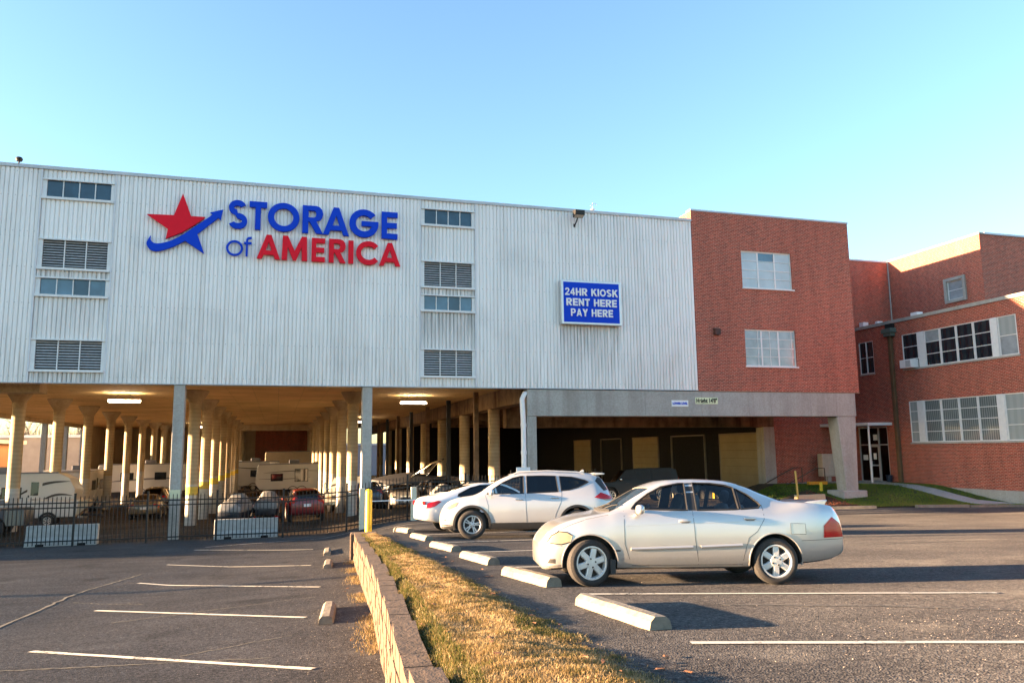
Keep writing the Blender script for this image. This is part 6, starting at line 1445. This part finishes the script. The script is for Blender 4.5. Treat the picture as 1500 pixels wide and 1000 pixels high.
# ---------------------------------------------------------------- travel trailers
M['rv_white'] = plain('rv_gelcoat', (.56, .55, .52), .35, var=.06, sc=1); M['rv_tan'] = plain('rv_tan', (.42, .33, .22), .4); M['rv_dark'] = plain('rv_decal', (.045, .035, .03), .4); M['rv_grey'] = plain('rv_grey', (.16, .16, .18), .4)
def trailer(name, label, L, H, x, y, rz, wins, door=None, stripes=(), nose=.55, z0=.55, tires=True, ac=True, mat='rv_white', lower=None):
    root = thing(name, label, 'trailer'); h2 = L/2; Wd = 1.2
    prof = [(-h2, z0), (h2-.35, z0), (h2, z0+.45), (h2, z0+1.3), (h2-nose*.35, H-.30), (h2-nose, H), (-h2+.15, H), (-h2, H-.15)]
    b = MB().prism(prof, 'y', -Wd, Wd).build('body', M[mat], root, bevel=.05)
    MB().prism([(-h2-.01, H-.06), (h2-nose+.05, H-.06), (h2-nose, H+.02), (-h2+.1, H+.02)], 'y', -Wd-.02, Wd+.02).build('roof_edge', M['rv_grey'], root)
    if lower: MB().prism([(-h2+.02, z0+.02), (h2-.40, z0+.02), (h2-.06, z0+.45), (h2-.06, z0+lower), (-h2+.02, z0+lower)], 'y', -Wd-.008, Wd+.008).build('skirt', M['rv_grey'], root)
    for sd in (-1, 1):
        for (a, b_, c, d) in wins:
            w = MB().box(a-.04, b_+.04, sd*Wd-.012, sd*Wd+.012, c-.04, d+.04).build('window', M['black_plastic'], root, bevel=.01); MB().box(a, b_, sd*(Wd+.016)-.003, sd*(Wd+.016)+.003, c, d).build('pane', M['pane_dark'], w)
        if door:
            dd = MB().box(door-.34, door+.34, sd*Wd-.014, sd*Wd+.018, z0+.08, z0+1.95).build('door', M['rv_white'], root, bevel=.01); MB().box(door-.18, door+.18, sd*(Wd+.021)-.003, sd*(Wd+.021)+.003, z0+1.0, z0+1.7).build('pane', M['pane_dark'], dd); MB().box(door-.30, door-.24, sd*(Wd+.03)-.012, sd*(Wd+.03)+.012, z0+.9, z0+1.02).build('handle', M['black_plastic'], dd)
        for pts, w_, mt in stripes:
            q = MB(); v = []
            for i, (px, pz) in enumerate(pts):
                ww = w_*(1-abs(2*i/(len(pts)-1)-1)**2)*.5+.008; v += [(px, sd*(Wd+.011), pz-ww), (px, sd*(Wd+.011), pz+ww)]
            q.add(v, [(2*i, 2*i+2, 2*i+3, 2*i+1) for i in range(len(pts)-1)]).build('decal', M[mt], root)
        for k, px in enumerate((-h2+.3, h2-.7)): MB().box(px-.06, px+.06, sd*Wd-.01, sd*(Wd)+.03*sd+.01*(sd < 0), H-.28, H-.2).build('marker_lamp', M['lamp_amber'], root) if False else None
    if ac:
        MB().box(-.55, .35, -.38, .38, H+.02, H+.34).build('roof_unit', M['rv_grey'], root, bevel=.06); MB().box(h2*.5, h2*.5+.4, -.25, .25, H+.02, H+.14).build('roof_vent', M['white'], root, bevel=.02)
    MB().tube([(h2-.3, .45, z0-.05), (h2+1.1, 0, z0-.1), (h2-.3, -.45, z0-.05)], .05, 6).build('tow_frame', M['black_metal'], root); MB().cyl((h2+.95, 0, -.05), (h2+.95, 0, z0+.25), .035, n=8).build('jack', M['black_metal'], root)
    wm = wheel_meshes(name, .35, .2, .2, 'seven')
    for wx in (-.55, .25):
        for sd in (-1, 1): put_wheel(root, wm, wx-.2, sd*1.05, .35, sd)
        for sd in (-1, 1): MB().tube([(wx-.2+.46*math.cos(R(a)), sd*(Wd+.01), .36+.46*math.sin(R(a))) for a in range(0, 181, 20)], .03, 5).build('wheel_arch', M['black_plastic'], root)
    place_car(root, x, y, rz); return root
sw = lambda x0, x1, z0, z1, bend: [(lerp(x0, x1, t), lerp(z0, z1, t)+bend*math.sin(t*math.pi)) for t in np.linspace(0, 1, 12)]
trailer('travel_trailer', 'white travel trailer with dark swoosh decals behind the leftmost column', 7.2, 2.75, -14.0, 48.5, R(2), [(-1.6, -.4, 1.45, 2.0), (.2, 1.05, 1.45, 1.95)], 1.7, [(sw(-3.4, 1.2, 1.15, 1.45, -.25), .30, 'rv_grey'), (sw(.4, 3.35, 1.15, 2.25, .36), .13, 'rv_dark'), (sw(1.7, 3.5, 1.0, 1.5, .28), .11, 'rv_dark')], .9, lower=.35)
trailer('travel_trailer', 'boxy white travel trailer behind the third round column at the left', 6.0, 2.8, -13.2, 61.5, R(88), [(-1.5, -.6, 1.5, 2.1), (.6, 1.4, 1.5, 2.1)], -.2, [(sw(-2.8, 2.4, 1.3, 1.9, .2), .12, 'rv_tan')], .6)
trailer('travel_trailer', 'long white and grey trailer far back behind the left column row', 8.5, 3.0, -11.0, 79.0, R(3), [(-2.4, -1.4, 1.6, 2.2), (.4, 1.3, 1.6, 2.2)], 2.0, [(sw(-4, 3.4, 1.4, 1.7, .1), .14, 'rv_grey')], .7)
trailer('travel_trailer', 'beige travel trailer with brown decals and a door at the end of the aisle', 6.5, 2.85, 1.5, 76, R(181), [(.95, 1.95, 1.35, 1.95), (-1.25, -.15, 1.25, 2.35)], -2.45, [(sw(-2.4, 2.6, 2.15, 2.05, .10), .05, 'rv_dark'), (sw(-1.5, 3.0, 1.6, 1.55, -.08), .04, 'rv_dark')], .25, lower=None)
trailer('travel_trailer', 'small beige trailer partly hidden behind the aisle trailer', 5.0, 3.0, -2.2, 86, R(180), [(-.6, .3, 1.5, 2.1)], None, [(sw(-2.0, 2.2, 2.3, 2.5, -.1), .08, 'rv_dark')], .5)
trailer('box_trailer', 'tall plain tan box trailer behind the aisle trailer', 5.6, 4.0, 1.6, 90.5, R(180), [], None, [], .1, ac=False, mat='rv_tan')
# small covered utility trailer
UT = thing('utility_trailer', 'small white covered utility trailer behind the second column at the left', 'trailer', (-10.9, 46.2, g(-10.9, 46.2)), R(2))
MB().prism([(-1.35, .45), (1.0, .45), (1.55, .95), (1.5, 1.25), (-1.3, 1.35), (-1.4, 1.2)], 'y', -.75, .75).build('body', M['rv_white'], UT, bevel=.05)
MB().prism([(1.05, .46), (1.58, .96), (1.53, 1.24), (1.15, 1.27)], 'y', -.757, .757).build('nose_panel', M['rv_tan'], UT)
_uw = wheel_meshes('utility', .30, .19, .17, 'seven')
for sd in (-1, 1): put_wheel(UT, _uw, -.2, sd*.80, .30, sd); MB().tube([(-.2+.38*math.cos(R(a)), sd*.80, .30+.38*math.sin(R(a))) for a in range(0, 181, 20)], .06, 6).build('mudguard', M['black_plastic'], UT)
MB().tube([(1.2, .3, .5), (2.2, 0, .45), (1.2, -.3, .5)], .035, 6).build('tow_frame', M['black_metal'], UT)
# covered jet skis on a trailer
M['cover'] = plain('silver_cover', (.25, .245, .235), .6, var=.2, sc=4, bump=.3); M['navy'] = plain('navy_hull', (.015, .018, .028), .4)
for i, (x, y, a, s, lab) in enumerate(((-1.75, 39.4, 80, 1.0, 'left jet ski under a pale grey cover behind the white barrier'), (-.35, 41.2, 86, .9, 'right jet ski under a pale grey cover beside the red hatchback'))):
    j = thing('covered_jet_ski', lab, 'jet ski', (x, y, g(x, y)), R(a), 'jet skis behind the barrier')
    b = Body([(-1.5, .45, .80, .86, .30, .22), (-1.45, .40, .86, 1.0, .48, .30), (-.9, .36, .88, 1.12, .56, .34), (-.2, .36, .88, 1.18, .58, .34), (.25, .36, .90, 1.38, .58, .30), (.6, .36, .92, 1.34, .56, .30), (1.1, .40, .90, 1.12, .44, .26), (1.5, .50, .86, .96, .22, .16), (1.6, .62, .80, .84, .08, .05)])
    hs = b.shell(40); hull, cov = MB(), MB()
    b.shell(40).build('hull', M['navy'], j, True, loc=(0, 0, .12), rot=None).scale = (1, .985, .80)
    cv = Body([(-1.52, .80, .92, 1.0, .34, .25), (-1.46, .72, .98, 1.12, .52, .33), (-.9, .70, 1.02, 1.24, .60, .36), (-.2, .70, 1.02, 1.28, .62, .36), (.25, .70, 1.04, 1.52, .62, .32), (.6, .70, 1.05, 1.47, .60, .32), (1.1, .74, 1.02, 1.24, .48, .28), (1.5, .80, .98, 1.08, .26, .18), (1.62, .88, .94, .97, .1, .06)])
    cv.shell(40).build('cover', M['cover'], j, True)
    MB().box(-1.3, 1.2, -.35, -.25, .28, .36).box(-1.3, 1.2, .25, .35, .28, .36).box(-.1, .05, -.65, .65, .2, .28).box(1.0, 2.2, -.04, .04, .3, .37).build('cradle', M['black_metal'], j)
    w_ = wheel_meshes('ski%d' % i, .24, .14, .14, 'seven')
    for sd in (-1, 1): put_wheel(j, w_, 0, sd*.72, .24, sd)
    for sd in (-1, 1): MB().box(-1.36, -1.30, sd*.55-.09, sd*.55+.09, .3, .4).build('trailer_light', M['lamp_red'], j)
# boat on its trailer with a folded tower
BT = thing('covered_boat', 'dark covered boat with a folded chrome tower behind the grey sedan', 'boat', (8.6, 49.5, g(8.6, 49.5)), R(172))
hb = Body([(-2.9, .95, 1.55, 1.60, 1.0, .9), (-2.8, .80, 1.6, 1.72, 1.10, .95), (-1.0, .70, 1.65, 1.85, 1.18, 1.0), (.5, .70, 1.68, 2.05, 1.18, .9), (1.6, .85, 1.72, 1.98, 1.0, .7), (2.5, 1.1, 1.76, 1.86, .62, .4), (3.0, 1.45, 1.76, 1.80, .18, .12)])
hb.shell(40).build('hull', plain('white_hull', (.5, .5, .5), .3), BT, True, loc=(0, 0, 0)); 
cb = Body([(-2.92, 1.45, 1.66, 1.72, 1.04, .95), (-2.8, 1.40, 1.70, 1.84, 1.15, 1.0), (-1.0, 1.40, 1.72, 2.0, 1.22, 1.02), (.5, 1.42, 1.75, 2.22, 1.22, .92), (1.6, 1.45, 1.78, 2.12, 1.04, .72), (2.5, 1.55, 1.82, 1.95, .66, .42), (3.05, 1.62, 1.80, 1.86, .2, .14)])
cb.shell(40).build('cover', plain('black_tarp', (.02, .02, .024), .6, var=.3), BT, True)
for sd in (-1, 1): MB().tube([(.6, sd*1.0, 1.9), (-.8, sd*.9, 2.75), (-1.5, sd*.8, 3.0)], .04, 6).tube([(-.4, sd*1.0, 1.9), (-1.2, sd*.86, 2.85)], .04, 6).build('tower_leg', M['chrome'], BT, True)
MB().tube([(-1.5, -.8, 3.0), (-1.6, 0, 3.05), (-1.5, .8, 3.0)], .05, 6).build('tower_bar', M['black_metal'], BT, True)
MB().box(-2.4, 2.2, -.6, -.48, .45, .58).box(-2.4, 2.2, .48, .6, .45, .58).box(2.0, 3.9, -.05, .05, .46, .56).build('trailer_frame', M['black_metal'], BT)
_bw = wheel_meshes('boat', .34, .2, .2, 'seven')
for sd in (-1, 1): put_wheel(BT, _bw, -.6, sd*1.02, .34, sd)
# canopied pickup behind the grey sedan, tarped load near the round columns
def tarp_bits(root, pm, half): MB().prism([(-2.6, 1.15), (-.8, 1.15), (-.9, 1.85), (-2.5, 1.8)], 'y', -.9, .9).build('canopy', plain('blue_tarp', (.012, .03, .12), .6), root, bevel=.06)
box_truck_body('blue_pickup', 'dark blue pickup with a canopy behind the grey sedan', 'truck', [(2.6, .45), (2.62, 1.02), (1.4, 1.15), (.8, 1.72), (-.55, 1.74), (-.8, 1.13), (-2.62, 1.13), (-2.65, .5)], .94, (.02, .03, .07), 7.9, 46.4, R(176), [(1.65, .38), (-1.55, .38)], [[(1.25, 1.2), (.78, 1.62), (-.5, 1.63), (-.62, 1.2)]], extras=tarp_bits) if False else None
TL = thing('tarped_trailer', 'low trailer with a sagging grey tarp left of the white sedan', 'trailer', (9.4, 40.2, g(9.4, 40.2)), R(12))
MB().box(-1.7, 1.5, -.8, .8, .4, .75).build('bed', M['rv_grey'], TL, bevel=.02)
tb = Body([(-1.72, .7, .8, .95, .84, .4), (-1.2, .7, .82, 1.35, .86, .35), (-.4, .7, .82, 1.12, .86, .5), (.3, .7, .82, 1.45, .86, .28), (1.0, .7, .82, 1.1, .86, .45), (1.55, .7, .78, .86, .84, .5)])
tb.shell(40).build('tarp', plain('grey_tarp', (.20, .19, .18), .7, var=.3, bump=.4), TL, True)
_tw = wheel_meshes('tarped', .3, .18, .17, 'seven')
for sd in (-1, 1): put_wheel(TL, _tw, -.1, sd*.95, .30, sd)
# utility pole left of the frame whose shadow crosses the left lot
UP_ = thing('utility_pole', 'wooden utility pole left of the frame', 'pole', (-42, 25.0, .1))
MB().lathe([(.16, -.5), (.11, 9.5), (0, 9.55)], 10).build('pole', M['bark'], UP_, True); MB().box(-.06, .06, -1.1, 1.1, 8.7, 8.85).build('crossarm', M['bark'], UP_)
